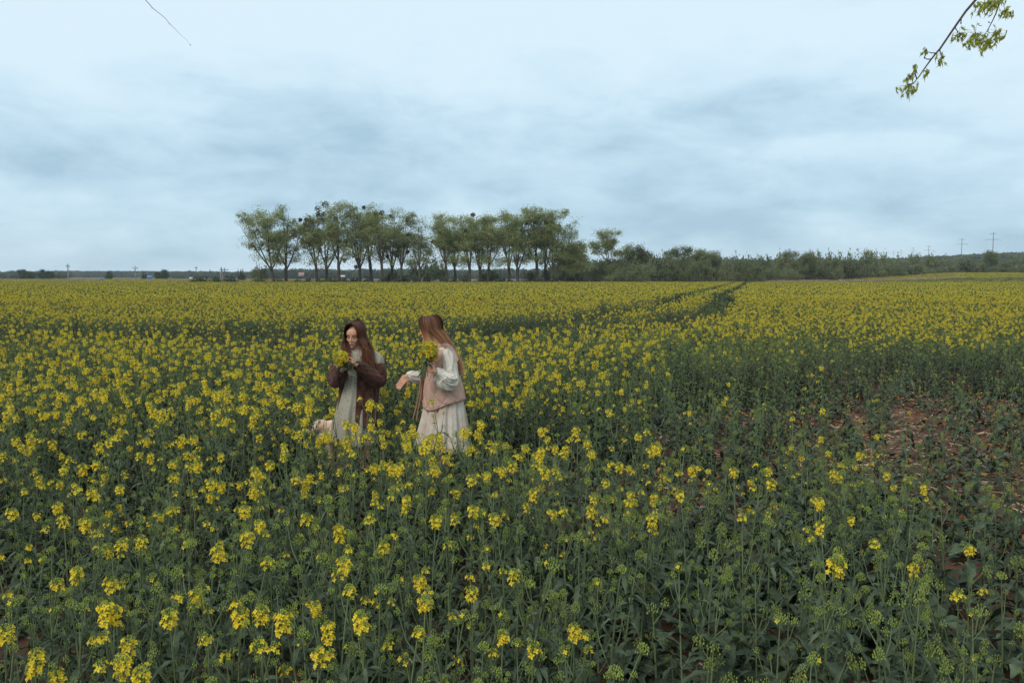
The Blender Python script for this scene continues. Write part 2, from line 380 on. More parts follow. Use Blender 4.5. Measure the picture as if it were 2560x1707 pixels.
for k, g in FLAT.items():
    me = g.mesh('plant_source', FM); HID[k] = bpy.data.objects.new('plant_source', me)
# far patches of about one square metre
def patch(seed, yel, size, nplants, hmean=0.82):
    r_ = np.random.default_rng(seed); g = MB()
    xy = r_.uniform(-size/2, size/2, (nplants, 2)); hh = hmean*(0.86+0.22*r_.random(nplants))
    C = []; G = []; Lf = []
    for i in range(nplants):
        b = r_.random() < yel; x_, y_ = xy[i]; h_ = hh[i]
        if b:
            k = 9; p = r_.normal(0, 1, (k, 3))*[0.018, 0.018, 0.024]+[x_, y_, h_-0.03]; C.append(p)
        G.append(np.array([[x_, y_, h_], [x_+.01, y_, h_-0.01], [x_, y_+.012, h_-0.015]])+r_.normal(0, .006, (3, 3)))
        G.append(r_.normal(0, 1, (4, 3))*[0.05, 0.05, 0.05]+[x_, y_, h_-0.16])
        Lf.append(r_.normal(0, 1, (7, 3))*[0.07, 0.07, 0.16]+[x_, y_, h_*0.52])
        s_ = 0.004; g.add([[x_-s_, y_, 0], [x_+s_, y_, 0], [x_+s_, y_, h_], [x_-s_, y_, h_]], [[0, 1, 2, 3]], 2)
        g.add([[x_, y_-s_, 0], [x_, y_+s_, 0], [x_, y_+s_, h_], [x_, y_-s_, h_]], [[0, 1, 2, 3]], 2)
    if C: cards(g, np.vstack(C), 0.012, 0, 0.9)
    cards(g, np.vstack(G), 0.013, 1, 0.8); cards(g, np.vstack(Lf), 0.045, 3, 0.5)
    return g
for k in range(4):
    HID['P%d' % k] = bpy.data.objects.new('crop_source', patch(40+k, 0.72, 1.15, 34).mesh('crop_source', FM))
for k in range(2):
    HID['Q%d' % k] = bpy.data.objects.new('crop_source', patch(60+k, 0.10, 1.15, 34, 0.7).mesh('crop_source', FM))

HID['R0'] = bpy.data.objects.new('crop_source', patch(70, 0.0, 1.15, 34, 0.40).mesh('crop_source', FM))
# tramlines (wheel tracks) through the crop
TR1 = np.array([(-14, 19), (-8, 17.6), (-4, 17), (-1, 17.6), (1.3, 20.4), (4.2, 23.5), (6.0, 28.3), (7.3, 31), (9.8, 40), (14.1, 57), (23.7, 90), (45, 165), (50, 182)], float)
TR2 = np.array([(-16, 23), (-9, 21.3), (-4, 20.7), (-1.2, 21.2), (0.6, 23.6), (2.4, 27), (4.0, 32), (5.3, 34.6), (8.0, 43.4), (12.4, 60), (21.3, 90), (42, 163), (47, 182)], float)
def dist_poly(x, y, Pn):
    d = np.full(np.shape(x), 1e9)
    for a, b in zip(Pn[:-1], Pn[1:]):
        ab = b-a; t = np.clip(((x-a[0])*ab[0]+(y-a[1])*ab[1])/(ab@ab), 0, 1)
        d = np.minimum(d, np.hypot(x-a[0]-t*ab[0], y-a[1]-t*ab[1]))
    return d
def vnoise(x, y, sc, seed):
    r_ = np.random.default_rng(seed); G = r_.random((64, 64)); u = np.asarray(x)/sc+400; v = np.asarray(y)/sc+400
    i = np.floor(u).astype(int); j = np.floor(v).astype(int); fu = u-i; fv = v-j; fu = fu*fu*(3-2*fu); fv = fv*fv*(3-2*fv)
    g = lambda a, b: G[a % 64, b % 64]
    return (g(i, j)*(1-fu)+g(i+1, j)*fu)*(1-fv)+(g(i, j+1)*(1-fu)+g(i+1, j+1)*fu)*fv
GIRLS = [(-1.41, 7.7), (-0.66, 7.7)]; DOG = (-1.72, 7.95)
def sparse(x, y):
    """0..1 how thin the stand is: the bare patch on the right"""
    d = np.hypot((x-6.9)/5.0, (y-8.9)/5.2)
    d = d+0.55*(vnoise(x, y, 1.1, 3)-0.5)
    a = 1-sstep(0.75, 1.15, d)
    d2 = np.hypot((x-0.9)/1.6, (y-7.0)/1.2)+0.4*(vnoise(x, y, 0.8, 4)-0.5)
    return np.maximum(a, 0.75*(1-sstep(0.6, 1.1, d2)))
def bloomp(x, y):
    b = 0.30+0.10*sstep(5, 9, y)+0.40*sstep(13, 22, y)
    left = sstep(1.5, -1.0, x)
    b = b+left*0.34*sstep(4.2, 5.0, y)*(1-0.5*sstep(8, 10, y))+0.12*sstep(4.2, 5.0, y)*(1-sstep(1.5, 3, x))
    right = sstep(0.5, 3.5, x)
    b = b-right*(0.34-0.14*sstep(4.3, 5, y)*(1-sstep(8, 10, y)))*(1-sstep(14.5, 18.5, y))
    b = b+0.10*sstep(4.5, 6, y)+0.35*(vnoise(x, y, 1.1, 9)-0.5)
    b = np.where(y < 4.2, b*0.30, b)
    b = b+0.2*sstep(16, 30, y)
    return np.clip(b, 0.02, 0.93)
def hlimit(x, y):
    """plants just in front of the two people are trodden low"""
    lim = np.full(np.shape(x), 2.0)
    corr = (x > -1.66*y/7.7) & (x < -0.25*y/7.7) & (y > 4.8) & (y < 7.75)
    l = CAMZ-1.50/7.7*y+0.06+0.14*(vnoise(x, y, 0.25, 5)-0.3)
    return np.where(corr, np.minimum(lim, np.maximum(l, 0.16)), lim)
def rows(x, y):
    """drill rows: snap across the row direction"""
    dx, dy = 0.28, 0.96; a = x*dy-y*dx; b = x*dx+y*dy
    a2 = np.round(a/0.25)*0.25+rng.normal(0, 0.035, np.shape(a))
    return a2*dy+b*dx, -a2*dx+b*dy
def scatter(y0, y1, dens, slope=0.68, pad=0.7):
    w1 = slope*y1+pad; n = int(2*w1*(y1-y0)*dens)
    x = rng.uniform(-w1, w1, n); y = rng.uniform(y0, y1, n); k = np.abs(x) < slope*y+pad
    return x[k], y[k]
PX, PY, PH, PK, PROT, PSC = [], [], [], [], [], []
X = []; Y = []
for (a, b, dn) in ((1.55, 6, 27), (6, 16, 25), (16, 28, 20), (28, 46, 14)):
    x, y = scatter(a, b, dn); X.append(x); Y.append(y)
X = np.concatenate(X); Y = np.concatenate(Y)
X, Y = rows(X, Y)
keep = Y > 1.5
keep &= rng.random(len(X)) > 0.50*sstep(-0.2, 0.9, X)*(1-sstep(4.5, 7.5, Y))
keep &= rng.random(len(X)) > 0.15*(Y < 4.5)
tr = np.minimum(dist_poly(X, Y, TR1), dist_poly(X, Y, TR2)); intr = tr < 0.42+0.007*Y+0.38*(Y < 30)+0.45*(Y < 22); keep &= (tr > 0.16) | (rng.random(len(X)) < 0.25)
for gx, gy in GIRLS: keep &= np.hypot((X-gx)/1.15, Y-gy) > 0.26
keep &= np.hypot((X-DOG[0])/1.6, Y-DOG[1]) > 0.22
sp_ = sparse(X, Y)
keep &= rng.random(len(X)) > sp_*0.60
X, Y, sp_, tr, intr = X[keep], Y[keep], sp_[keep], tr[keep], intr[keep]
bl = bloomp(X, Y)*(1-sp_*0.93)
u = rng.random(len(X))
kind = np.where(u < bl*0.62, 'B', np.where(u < bl, 'H', 'G')).astype('U1')
us = rng.random(len(X)); kind = np.where(us < sp_*0.95, np.where(rng.random(len(X)) < 0.75, 'S', 'T'), kind)
kind = np.where(intr & (Y > 12), 'S', kind)
Hs = rng.normal(1.0, 0.085, len(X))*(0.93+0.14*vnoise(X, Y, 2.3, 8)); Hs *= np.where(rng.random(len(X)) < 0.22, 0.78, 1.0)
Hs *= 1-0.10*sstep(0.5, 3, X)*(1-sstep(5, 12, Y))
base = np.array([{'B': .82, 'H': .80, 'G': .76, 'S': .36, 'T': .50}[k] for k in kind])
lim = hlimit(X, Y); low = base*Hs > lim
Hs = np.where(low, lim/base, Hs); sw = low & (Hs < 0.68)
kind = np.where(sw, np.where(rng.random(len(X)) < 0.6, 'S', 'T'), kind)
base = np.array([{'B': .82, 'H': .80, 'G': .76, 'S': .36, 'T': .50}[k] for k in kind])
Hs = np.where(sw, np.clip(lim/base, 0.5, 1.15), Hs)
NV = {'B': 5, 'H': 4, 'G': 4, 'S': 4, 'T': 2, 'P': 4, 'Q': 2}
var = np.array([k+str(rng.integers(NV[k])) for k in kind])

# flower heads the photograph shows, at their places (photo px, 2352 wide)
HERO = [(62,1165,'B'),(100,1155,'B'),(147,1188,'H'),(245,1180,'B'),(355,1170,'H'),(315,1215,'H'),(40,1262,'B'),(233,1243,'B'),(205,1290,'H'),(100,1320,'H'),(272,1333,'B'),(340,1370,'B'),(400,1350,'B'),(415,1390,'B'),(440,1250,'H'),(520,1222,'H'),(545,1168,'B'),(545,1275,'H'),(535,1372,'B'),(600,1385,'B'),(622,1185,'B'),(705,1385,'B'),(762,1355,'H'),(765,1405,'B'),(765,1190,'B'),(820,1270,'B'),(848,1375,'B'),(895,1242,'B'),(928,1145,'B'),(885,1190,'H'),(1012,1308,'B'),(958,1390,'B'),(1085,1340,'B'),(1168,1180,'B'),(1205,1435,'H'),(1052,1445,'G'),(1147,1470,'H'),(910,1455,'H'),(668,1443,'H'),(722,1505,'H'),(675,1548,'B'),(265,1475,'H'),(355,1505,'B'),(250,1535,'B'),(55,1495,'H'),(155,1505,'H'),(8,1408,'B'),(70,1545,'H'),(1325,1400,'B'),(1240,1298,'H'),(1075,1145,'B'),(1335,1150,'B'),(1365,1180,'H'),(1475,1188,'B'),(1400,1103,'B'),(1450,1128,'B'),(1515,1078,'B'),(1565,1068,'B'),(1690,1078,'B'),(1585,1133,'H'),(1715,1185,'H'),(1895,1150,'B'),(1910,1205,'B'),(1945,1092,'H'),(1895,1072,'H'),(1800,1100,'H'),(2230,1245,'B'),(2060,1245,'H'),(1170,1078,'B'),(1215,1068,'B'),(885,1060,'B'),(150,1062,'B'),(210,1118,'B'),(375,1085,'B'),(490,1058,'B'),(500,1098,'B'),(550,1098,'B'),(580,1110,'B'),(608,1062,'B'),(730,1180,'H'),(1030,1065,'B'),(1025,1040,'B'),(1275,1170,'H'),(2100,1300,'H'),(2210,1330,'H'),(1625,1260,'G'),(1430,1260,'G'),(1785,1410,'G'),(1600,1500,'G'),(2040,1480,'G'),(1885,1545,'G'),(1400,1290,'G'),(985,1190,'B'),(850,1155,'H'),(460,1250,'H'),(700,1210,'G'),(640,1280,'G')]
hx, hy, hh, hk = [], [], [], []
for (a, b, k) in HERO:
    py = b*1.0884; px = a*1.0884; zt = (0.84, 0.80, 0.87)[(a*7+b) % 3]
    if a > 1300: zt -= 0.05
    q = P(px, py, 1.0); slope = (CAMZ-q.z); Yd = (CAMZ-zt)/slope
    hx.append(q.x*Yd); hy.append(Yd); hh.append(zt); hk.append(k)
hx = np.array(hx); hy = np.array(hy); hh = np.array(hh); hk = np.array(hk)
# special tall ones right in front of the two people
SPC = [(1110, 995, 7.0, 'H'), (907, 996, 6.6, 'B'), (936, 996, 6.7, 'B'), (852, 1017, 6.4, 'B'), (893, 1088, 6.0, 'B'), (1092, 1075, 6.9, 'H'), (1118, 1115, 6.5, 'B'), (1145, 1122, 6.4, 'B'), (862, 1100, 6.3, 'B'), (792, 1075, 6.2, 'B'), (795, 1095, 6.3, 'B'), (980, 1010, 7.1, 'H'), (1175, 1000, 7.4, 'B'), (940, 1045, 6.9, 'H'), (1000,1075,6.8,'H'), (835, 990, 8.6, 'B')]
sx = []; sy = []; sh = []; sk = []
for (a, b, Yd, k) in SPC:
    q = P(a, b, Yd); sx.append(q.x); sy.append(Yd); sh.append(q.z); sk.append(k)
# drop random plants that would sit on top of a listed head
kk = np.ones(len(X), bool)
for a, b in zip(hx, hy): kk &= np.hypot(X-a, Y-b) > 0.05
X, Y, Hs, var, kind = X[kk], Y[kk], Hs[kk], var[kk], kind[kk]
bh = {'B': .82, 'H': .80, 'G': .76}
addx = np.concatenate([hx, sx]); addy = np.concatenate([hy, sy]); addk = np.concatenate([hk, sk]); addh = np.concatenate([hh, sh])
addv = np.array([k+str(rng.integers(NV[k])) for k in addk]); adds = addh/np.array([bh[k] for k in addk])
X = np.concatenate([X, addx]); Y = np.concatenate([Y, addy]); Hs = np.concatenate([Hs, adds]); var = np.concatenate([var, addv]); kind = np.concatenate([kind, addk])
hero = np.zeros(len(X), bool); hero[-len(addx):] = True
rot = rng.uniform(0, 2*PI, len(X)); tilt = rng.normal(0, 0.085, (len(X), 2)); tilt[hero] *= 0.25

# the 300 plants that show largest -> separate things
vis = (np.abs(X) < 0.605*Y) & (Y > 2.15)
order = np.argsort(np.where(vis, Y-hero*0.8, 1e9))[:300]
indiv = np.zeros(len(X), bool); indiv[order] = True
# plants outside the frame or nearer than the frame edge go with the rest
PART = {}
def part_mesh(key, g, name, mats):
    if key not in PART: PART[key] = g.mesh(name, mats)
    return PART[key]
DESC = {'B': 'full yellow rapeseed head', 'H': 'budding rapeseed with few yellow flowers', 'G': 'green rapeseed in tight bud', 'S': 'short leafy rapeseed', 'T': 'half-grown budding rapeseed'}
def zone(x, y):
    u_ = x/y; cols = ['left edge', 'far left', 'left', 'left of centre', 'centre', 'right of centre', 'right', 'far right', 'right edge']
    side_ = cols[int(np.clip((u_+0.6)/1.2*9, 0, 8))]
    row = 'bottom edge' if y < 2.6 else 'second band up' if y < 3.0 else 'third band up' if y < 3.5 else 'fourth band up' if y < 4.2 else 'just below the people'
    return side_, row
for i in order:
    v_ = var[i]; s = SPEC[v_]; sc = float(Hs[i])
    root = bpy.data.objects.new('rapeseed_plant', None); col.objects.link(root)
    root.location = (X[i], Y[i], 0); root.rotation_euler = (tilt[i, 0], tilt[i, 1], rot[i]); root.scale = (max(sc, .8), max(sc, .8), sc); root.empty_display_size = 0.05
    sd_, rw = zone(X[i], Y[i])
    tag(root, '%s, %s, %s' % (DESC[v_[0]], rw, sd_), 'rapeseed plant', 'rapeseed plants in the near field')
    def ch(name, me, m4=None, par=root):
        o = bpy.data.objects.new(name, me); col.objects.link(o); o.parent = par
        if m4 is not None: o.matrix_local = m4
        return o
    ch('stem', part_mesh((v_, 'st'), s['stem'], 'stem', M['stem']))
    f, b, m4 = s['main']
    if f.v:
        fo = ch('flower_head', part_mesh((v_, 'f'), f, 'flower_head', [M['petal'], M['bud']]), m4); ch('bud_cluster', part_mesh((v_, 'b'), b, 'bud_cluster', M['bud']), None, fo)
    else: ch('bud_cluster', part_mesh((v_, 'b'), b, 'bud_cluster', M['bud']), m4)
    for q, (b2, f2, m4, Lm, li) in enumerate(s['side']):
        bo = ch('side_bud', part_mesh((v_, 'sb', q), b2, 'side_bud', M['bud']), m4); ch('leaf', LEAF_ME[li], Lm)
        if f2 is not None: ch('flower', part_mesh((v_, 'sf', q), f2, 'flower', [M['petal'], M['bud']]), None, bo)
    for li, m4 in s['leaves']: ch('leaf', LEAF_ME[li], m4)

# the rest of the crop: one object
r_ = ~indiv
ux, uy = scatter(1.6, 14, 24); ku = (rng.random(len(ux)) > 0.92*sparse(ux, uy))
for gx, gy in GIRLS: ku &= np.hypot(ux-gx, uy-gy) > 0.3
ux, uy = ux[ku], uy[ku]; uv = np.array(['S%d' % q for q in rng.integers(0, 4, len(ux))]); uh = rng.uniform(.55, 1.15, len(ux))*(1+.35*sstep(-.2, .9, ux)*(1-sstep(4.5, 7, uy))); uh = np.minimum(uh, hlimit(ux, uy)/.36)
X = np.concatenate([X, ux]); Y = np.concatenate([Y, uy]); var = np.concatenate([var, uv]); Hs = np.concatenate([Hs, uh]); rot = np.concatenate([rot, rng.uniform(0, 6.28, len(ux))])
tilt = np.vstack([tilt, rng.normal(0, .12, (len(ux), 2))]); r_ = np.concatenate([r_, np.ones(len(ux), bool)])
CX = [X[r_]]; CY = [Y[r_]]; CV = [var[r_]]; CR = [np.stack([tilt[r_, 0], tilt[r_, 1], rot[r_]], 1)]; CS = [np.stack([np.maximum(Hs[r_], .8)]*2+[Hs[r_]], 1)]
def add_patches(x, y, v, s=1.0):
    n = len(x); CX.append(x); CY.append(y); CV.append(v); CR.append(np.stack([np.zeros(n), np.zeros(n), rng.integers(0, 4, n)*PI/2+0.28], 1))
    hv = 0.92+0.16*rng.random(n); CS.append(np.stack([np.full(n, s), np.full(n, s), hv], 1))
def grid(y0, y1, x0, x1, st, jit=0.2):
    gx = np.arange(x0, x1, st); gy = np.arange(y0, y1, st); a, b = np.meshgrid(gx, gy)
    return a.ravel()+rng.normal(0, jit*st, a.size), b.ravel()+rng.normal(0, jit*st, a.size)
def edge(x): return np.where(x < -62, 430.0, 172+4*np.sin(x*0.05)+np.clip(x, 0, 200)*0.07)
x, y = grid(45.5, 180, -130, 130, 1.05)
k = (np.abs(x) < 0.66*y+2) & (y < np.minimum(edge(x), 180)); x, y = x[k], y[k]
tr = np.minimum(dist_poly(x, y, TR1), dist_poly(x, y, TR2)); k = tr > 0.85; lowx, lowy = x[~k], y[~k]; add_patches(lowx, lowy, np.array(['R0']*len(lowx))); x, y, tr = x[k], y[k], tr[k]
k = rng.random(len(x)) > 0.05*sstep(0.55, 0.8, vnoise(x, y, 7, 21)); x, y = x[k], y[k]
v = np.where(rng.random(len(x)) < np.where(vnoise(x, y, 9, 22) > 0.62, 0.22, 0.04), 'Q', 'P'); v = np.array([a+str(rng.integers(NV[a])) for a in v]); add_patches(x, y, v)
x, y = grid(180, 425, -285, -50, 1.9)
k = (x > -0.66*y) & (x < -62+(y-180)*-0.10+10*(vnoise(x, y, 12, 5)-.5)) & (y < 430); x, y = x[k], y[k]
gap = vnoise(x, y*4, 30, 77); v = np.where(gap > 0.74, 'Q', 'P'); v = np.array([a+str(rng.integers(NV[a])) for a in v]); add_patches(x, y, v, 1.7)
# right: unbloomed strip, then a yellow strip on the rise
x, y = grid(178, 236, 25, 190, 1.6)
k = (x < 0.68*y) & (x > 25+0.9*(y-178)); x, y = x[k], y[k]; v = np.where(rng.random(len(x)) < 0.06+0.4*(vnoise(x, y*3, 20, 31) > 0.7), 'P', 'Q'); v = np.array([a+str(rng.integers(NV[a])) for a in v]); add_patches(x, y, v, 1.45)
x, y = grid(236, 292, 75, 210, 1.7)
k = (x < 0.68*y) & (x > 82+0.6*(y-236)); x, y = x[k], y[k]; v = np.array(['P%d' % q for q in rng.integers(0, 4, len(x))]); add_patches(x, y, v, 1.5)
CX = np.concatenate(CX); CY = np.concatenate(CY); CV = np.concatenate(CV); CR = np.vstack(CR); CS = np.vstack(CS)

def instancer(name, pts, rots, scls, vars_, sources):
    """one object; its geometry nodes put sources[v] at each point"""
    me = bpy.data.meshes.new(name); me.vertices.add(len(pts)); me.vertices.foreach_set('co', np.asarray(pts, np.float32).ravel())
    keys = sorted(set(vars_.tolist())); im = {k: i for i, k in enumerate(keys)}
    for nm, tp, dat, f in (('rot', 'FLOAT_VECTOR', rots, 'vector'), ('scl', 'FLOAT_VECTOR', scls, 'vector'), ('idx', 'INT', np.array([im[v] for v in vars_.tolist()], np.int32), 'value')):
        a = me.attributes.new(nm, tp, 'POINT'); a.data.foreach_set(f, np.ascontiguousarray(dat, dtype=np.int32 if tp == 'INT' else np.float32).ravel())
    o = bpy.data.objects.new(name, me); col.objects.link(o)
    g = bpy.data.node_groups.new(name+'_nodes', 'GeometryNodeTree')
    g.interface.new_socket('Geometry', in_out='INPUT', socket_type='NodeSocketGeometry'); g.interface.new_socket('Geometry', in_out='OUTPUT', socket_type='NodeSocketGeometry')
    gi = g.nodes.new('NodeGroupInput'); go = g.nodes.new('NodeGroupOutput'); jn = g.nodes.new('GeometryNodeJoinGeometry')
    def attr(nm, tp):
        a = g.nodes.new('GeometryNodeInputNamedAttribute'); a.data_type = tp; a.inputs[0].default_value = nm; return [s_ for s_ in a.outputs if s_.enabled and s_.name == 'Attribute'][0]
    ar, as_, ai = attr('rot', 'FLOAT_VECTOR'), attr('scl', 'FLOAT_VECTOR'), attr('idx', 'INT')
    for k in keys:
        cmpn = g.nodes.new('FunctionNodeCompare'); cmpn.data_type = 'INT'; cmpn.operation = 'EQUAL'
        g.links.new(ai, cmpn.inputs[2]); cmpn.inputs[3].default_value = im[k]
        oi = g.nodes.new('GeometryNodeObjectInfo'); oi.inputs[0].default_value = sources[k]; oi.inputs['As Instance'].default_value = True
        ip = g.nodes.new('GeometryNodeInstanceOnPoints'); g.links.new(gi.outputs[0], ip.inputs['Points']); g.links.new(cmpn.outputs[0], ip.inputs['Selection'])
        g.links.new(oi.outputs['Geometry'], ip.inputs['Instance']); g.links.new(ar, ip.inputs['Rotation']); g.links.new(as_, ip.inputs['Scale'])
        g.links.new(ip.outputs[0], jn.inputs[0])
    g.links.new(jn.outputs[0], go.inputs[0])
    md = o.modifiers.new('nodes', 'NODES'); md.node_group = g
    return o
pts = np.stack([CX, CY, terrain(CX, CY)], 1)
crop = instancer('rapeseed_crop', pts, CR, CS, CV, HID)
tag(crop, 'wide field of flowering rapeseed reaching back to the tree line', 'crop field', None, 'stuff')
print('crop points', len(CX))

# straw and withered leaves lying on the soil
def litter():
    g = MB(); n = 15000
    x, y = scatter(1.8, 17, 110); sel = rng.random(len(x)) < (0.12+0.85*sparse(x, y)); x, y = x[sel], y[sel]; n = len(x)
    a = rng.uniform(0, PI, n); L = rng.uniform(0.02, 0.09, n); d = np.stack([np.cos(a), np.sin(a), rng.normal(0, .12, n)], 1)
    C = np.stack([x, y, np.full(n, 0.022)+rng.random(n)*0.02], 1); B = np.stack([-np.sin(a), np.cos(a), rng.normal(0, .4, n)], 1)
    g.quads(C, d*L[:, None], B*rng.uniform(0.0020, 0.0055, n)[:, None], 0)
    k = rng.random(n) < 0.35; up = np.zeros((int(k.sum()), 3)); up[:, 2] = .02+.22*rng.random(int(k.sum()))**3; cards(g, C[k]+up, 0.018, 1, 0.5, 0.3)
    o = g.build('straw_litter', [M['straw'], M['leafold']], smooth=False); tag(o, 'pale straw and rusty withered leaves on bare soil', 'straw', None, 'stuff')
litter()

# ------------------------------------------------------------------ trees
def bez(p0, p1, p2, n):
    t = np.linspace(0, 1, n)[:, None]; return (1-t)**2*p0+2*t*(1-t)*p1+t*t*p2
def tree(px, Yd, top, fork, lo, hi, label, seed, group='row of tall spring trees behind the field', name='poplar_tree', mist=0, dens=1.0, base_y=None, lean=0.0, low=0.35, cat='tree', leafm='treeleaf', mistpos=None, rel=1.0):
    """px trunk base, top = photo y of crown top, fork = share of height, lo/hi = photo x limits of the crown"""
    r = np.random.default_rng(seed); b = P(px, 704, Yd); x0 = b.x; z0 = float(terrain(x0, Yd)); m_px = Yd/FPX
    H = P(px, top, Yd).z-z0; L = (lo-px)*m_px; Rr = (hi-px)*m_px; dep = max(2.2, (Rr-L)*0.42)
    root = empty(name, (x0, Yd, z0)); tag(root, label, cat, group)
    tb = MB(); fz = H*fork; tl = np.array([lean*fz, 0, 0])
    T0 = np.array([0, 0, -0.2]); F0 = np.array([lean*fz, 0, fz]); r0 = H*0.024*rel
    tp = bez(T0, (T0+F0)/2+r.normal(0, .15, 3), F0, 6); tb.tube(tp, np.linspace(r0*1.15, r0*0.85, 6), 8, 0, False)
    nl = r.integers(4, 6); C = []
    xs = np.linspace(L*0.78, Rr*0.78, nl)+r.normal(0, .35, nl)
    for i in range(nl):
        ex = xs[i]; cf = 1-((ex-(L+Rr)/2)/((Rr-L)/2+1e-6))**2*0.36
        E = np.array([ex, r.uniform(-dep, dep)*0.55, H*(0.97*cf)-0.3])
        S = F0 if i % 2 == 0 else tp[4]
        mid = S+np.array([(E-S)[0]*0.62, (E-S)[1]*0.6, (E-S)[2]*0.42])+r.normal(0, .25, 3)
        lp = bez(S, mid, E, 9); rr = np.linspace(r0*0.62, r0*0.07, 9); tb.tube(lp, rr, 6, 0, False)
        for j in range(7):
            t = r.uniform(0.40, 1.0); k = t*8; i0 = min(7, int(k)); S2 = lp[i0]+(lp[i0+1]-lp[i0])*(k-i0)
            a = r.uniform(0, 2*PI); ln = H*r.uniform(0.10, 0.20)*(1.25-0.5*t)
            E2 = S2+np.array([math.cos(a)*ln*0.85, math.sin(a)*ln*0.85, ln*r.uniform(0.1, 0.95)])
            E2[0] = np.clip(E2[0], L, Rr); E2[2] = min(E2[2], H*0.985)
            bp = bez(S2, (S2+E2)/2+np.array([0, 0, -0.06*ln]), E2, 5); tb.tube(bp, np.linspace(rr[i0]*0.55, 0.018, 5), 4, 0, False)
            for q in range(4):
                S3 = bp[r.integers(1, 5)]; a = r.uniform(0, 2*PI); l3 = H*r.uniform(0.035, 0.075)
                E3 = S3+np.array([math.cos(a)*l3, math.sin(a)*l3, l3*r.uniform(-0.2, 0.9)]); E3[0] = np.clip(E3[0], L*1.03, Rr*1.03); E3[2] = min(E3[2], H)
                tb.tube([S3, (S3+E3)/2+[0, 0, -.03], E3], [0.028, 0.02, 0.01], 3, 0, False); C.append(E3)
                if r.random() < 0.5: C.append((S3+E3)/2)
    # low wisps hanging from the trunk and lower limbs
    for j in range(8):
        a = r.uniform(0, 2*PI); zz_ = r.uniform(low, max(fork+0.12, low+0.1))*H; S2 = np.array([lean*min(zz_, fz), 0, min(zz_, fz)]) if zz_ < fz else np.array([r.uniform(L, Rr)*0.25, 0, zz_])
        ln = H*r.uniform(0.10, 0.2); E2 = S2+np.array([math.cos(a)*ln, math.sin(a)*ln, ln*0.25]); E2[0] = np.clip(E2[0], L, Rr)
        tb.tube(bez(S2, (S2+E2)/2+[0, 0, ln*.2], E2, 5), np.linspace(.045, .012, 5), 3, 0, False)
        for q in range(3): C.append(E2+r.normal(0, 0.45, 3))
    tb.build('trunk', M['bark'], root, world=False)
    C = np.array(C); n = int(54*dens)
    w_ = (0.35+0.9*r.random(len(C)))
    pts_ = np.repeat(C, n, 0)+np.clip(r.normal(0, 1, (len(C)*n, 3)), -1.7, 1.7)*[0.66, 0.66, 0.50]*np.repeat(w_, n)[:, None]
    cr_ = MB(); cards(cr_, pts_, 0.073, 0, 0.75); cr_.build('crown', M[leafm], root, smooth=False, world=False)
    pos = list(mistpos or [])
    for k in range(mist):
        c = C[r.integers(len(C))]*np.array([0.88, 0.88, 0.93]); pos.append((c, r.uniform(0.32, 0.6)))
    for c, rad in pos:
        if not isinstance(c, np.ndarray): q = P(c[0], c[1], Yd); c = np.array([q.x-x0, r.uniform(-.6, .6), q.z-z0])
        g = MB(); d = r.normal(size=(150, 3)); d /= np.linalg.norm(d, axis=1)[:, None]
        cards(g, c+d*rad*(r.random((150, 1))**0.4), 0.11, 0, 0.5)
        for q in range(8): g.tube([c, c+d[q]*rad*0.9], [0.02, 0.01], 3, 0, False)
        g.build('mistletoe', M['mistle'], root, smooth=False, world=False)
    return root
ROW = 'row of tall spring trees behind the field'
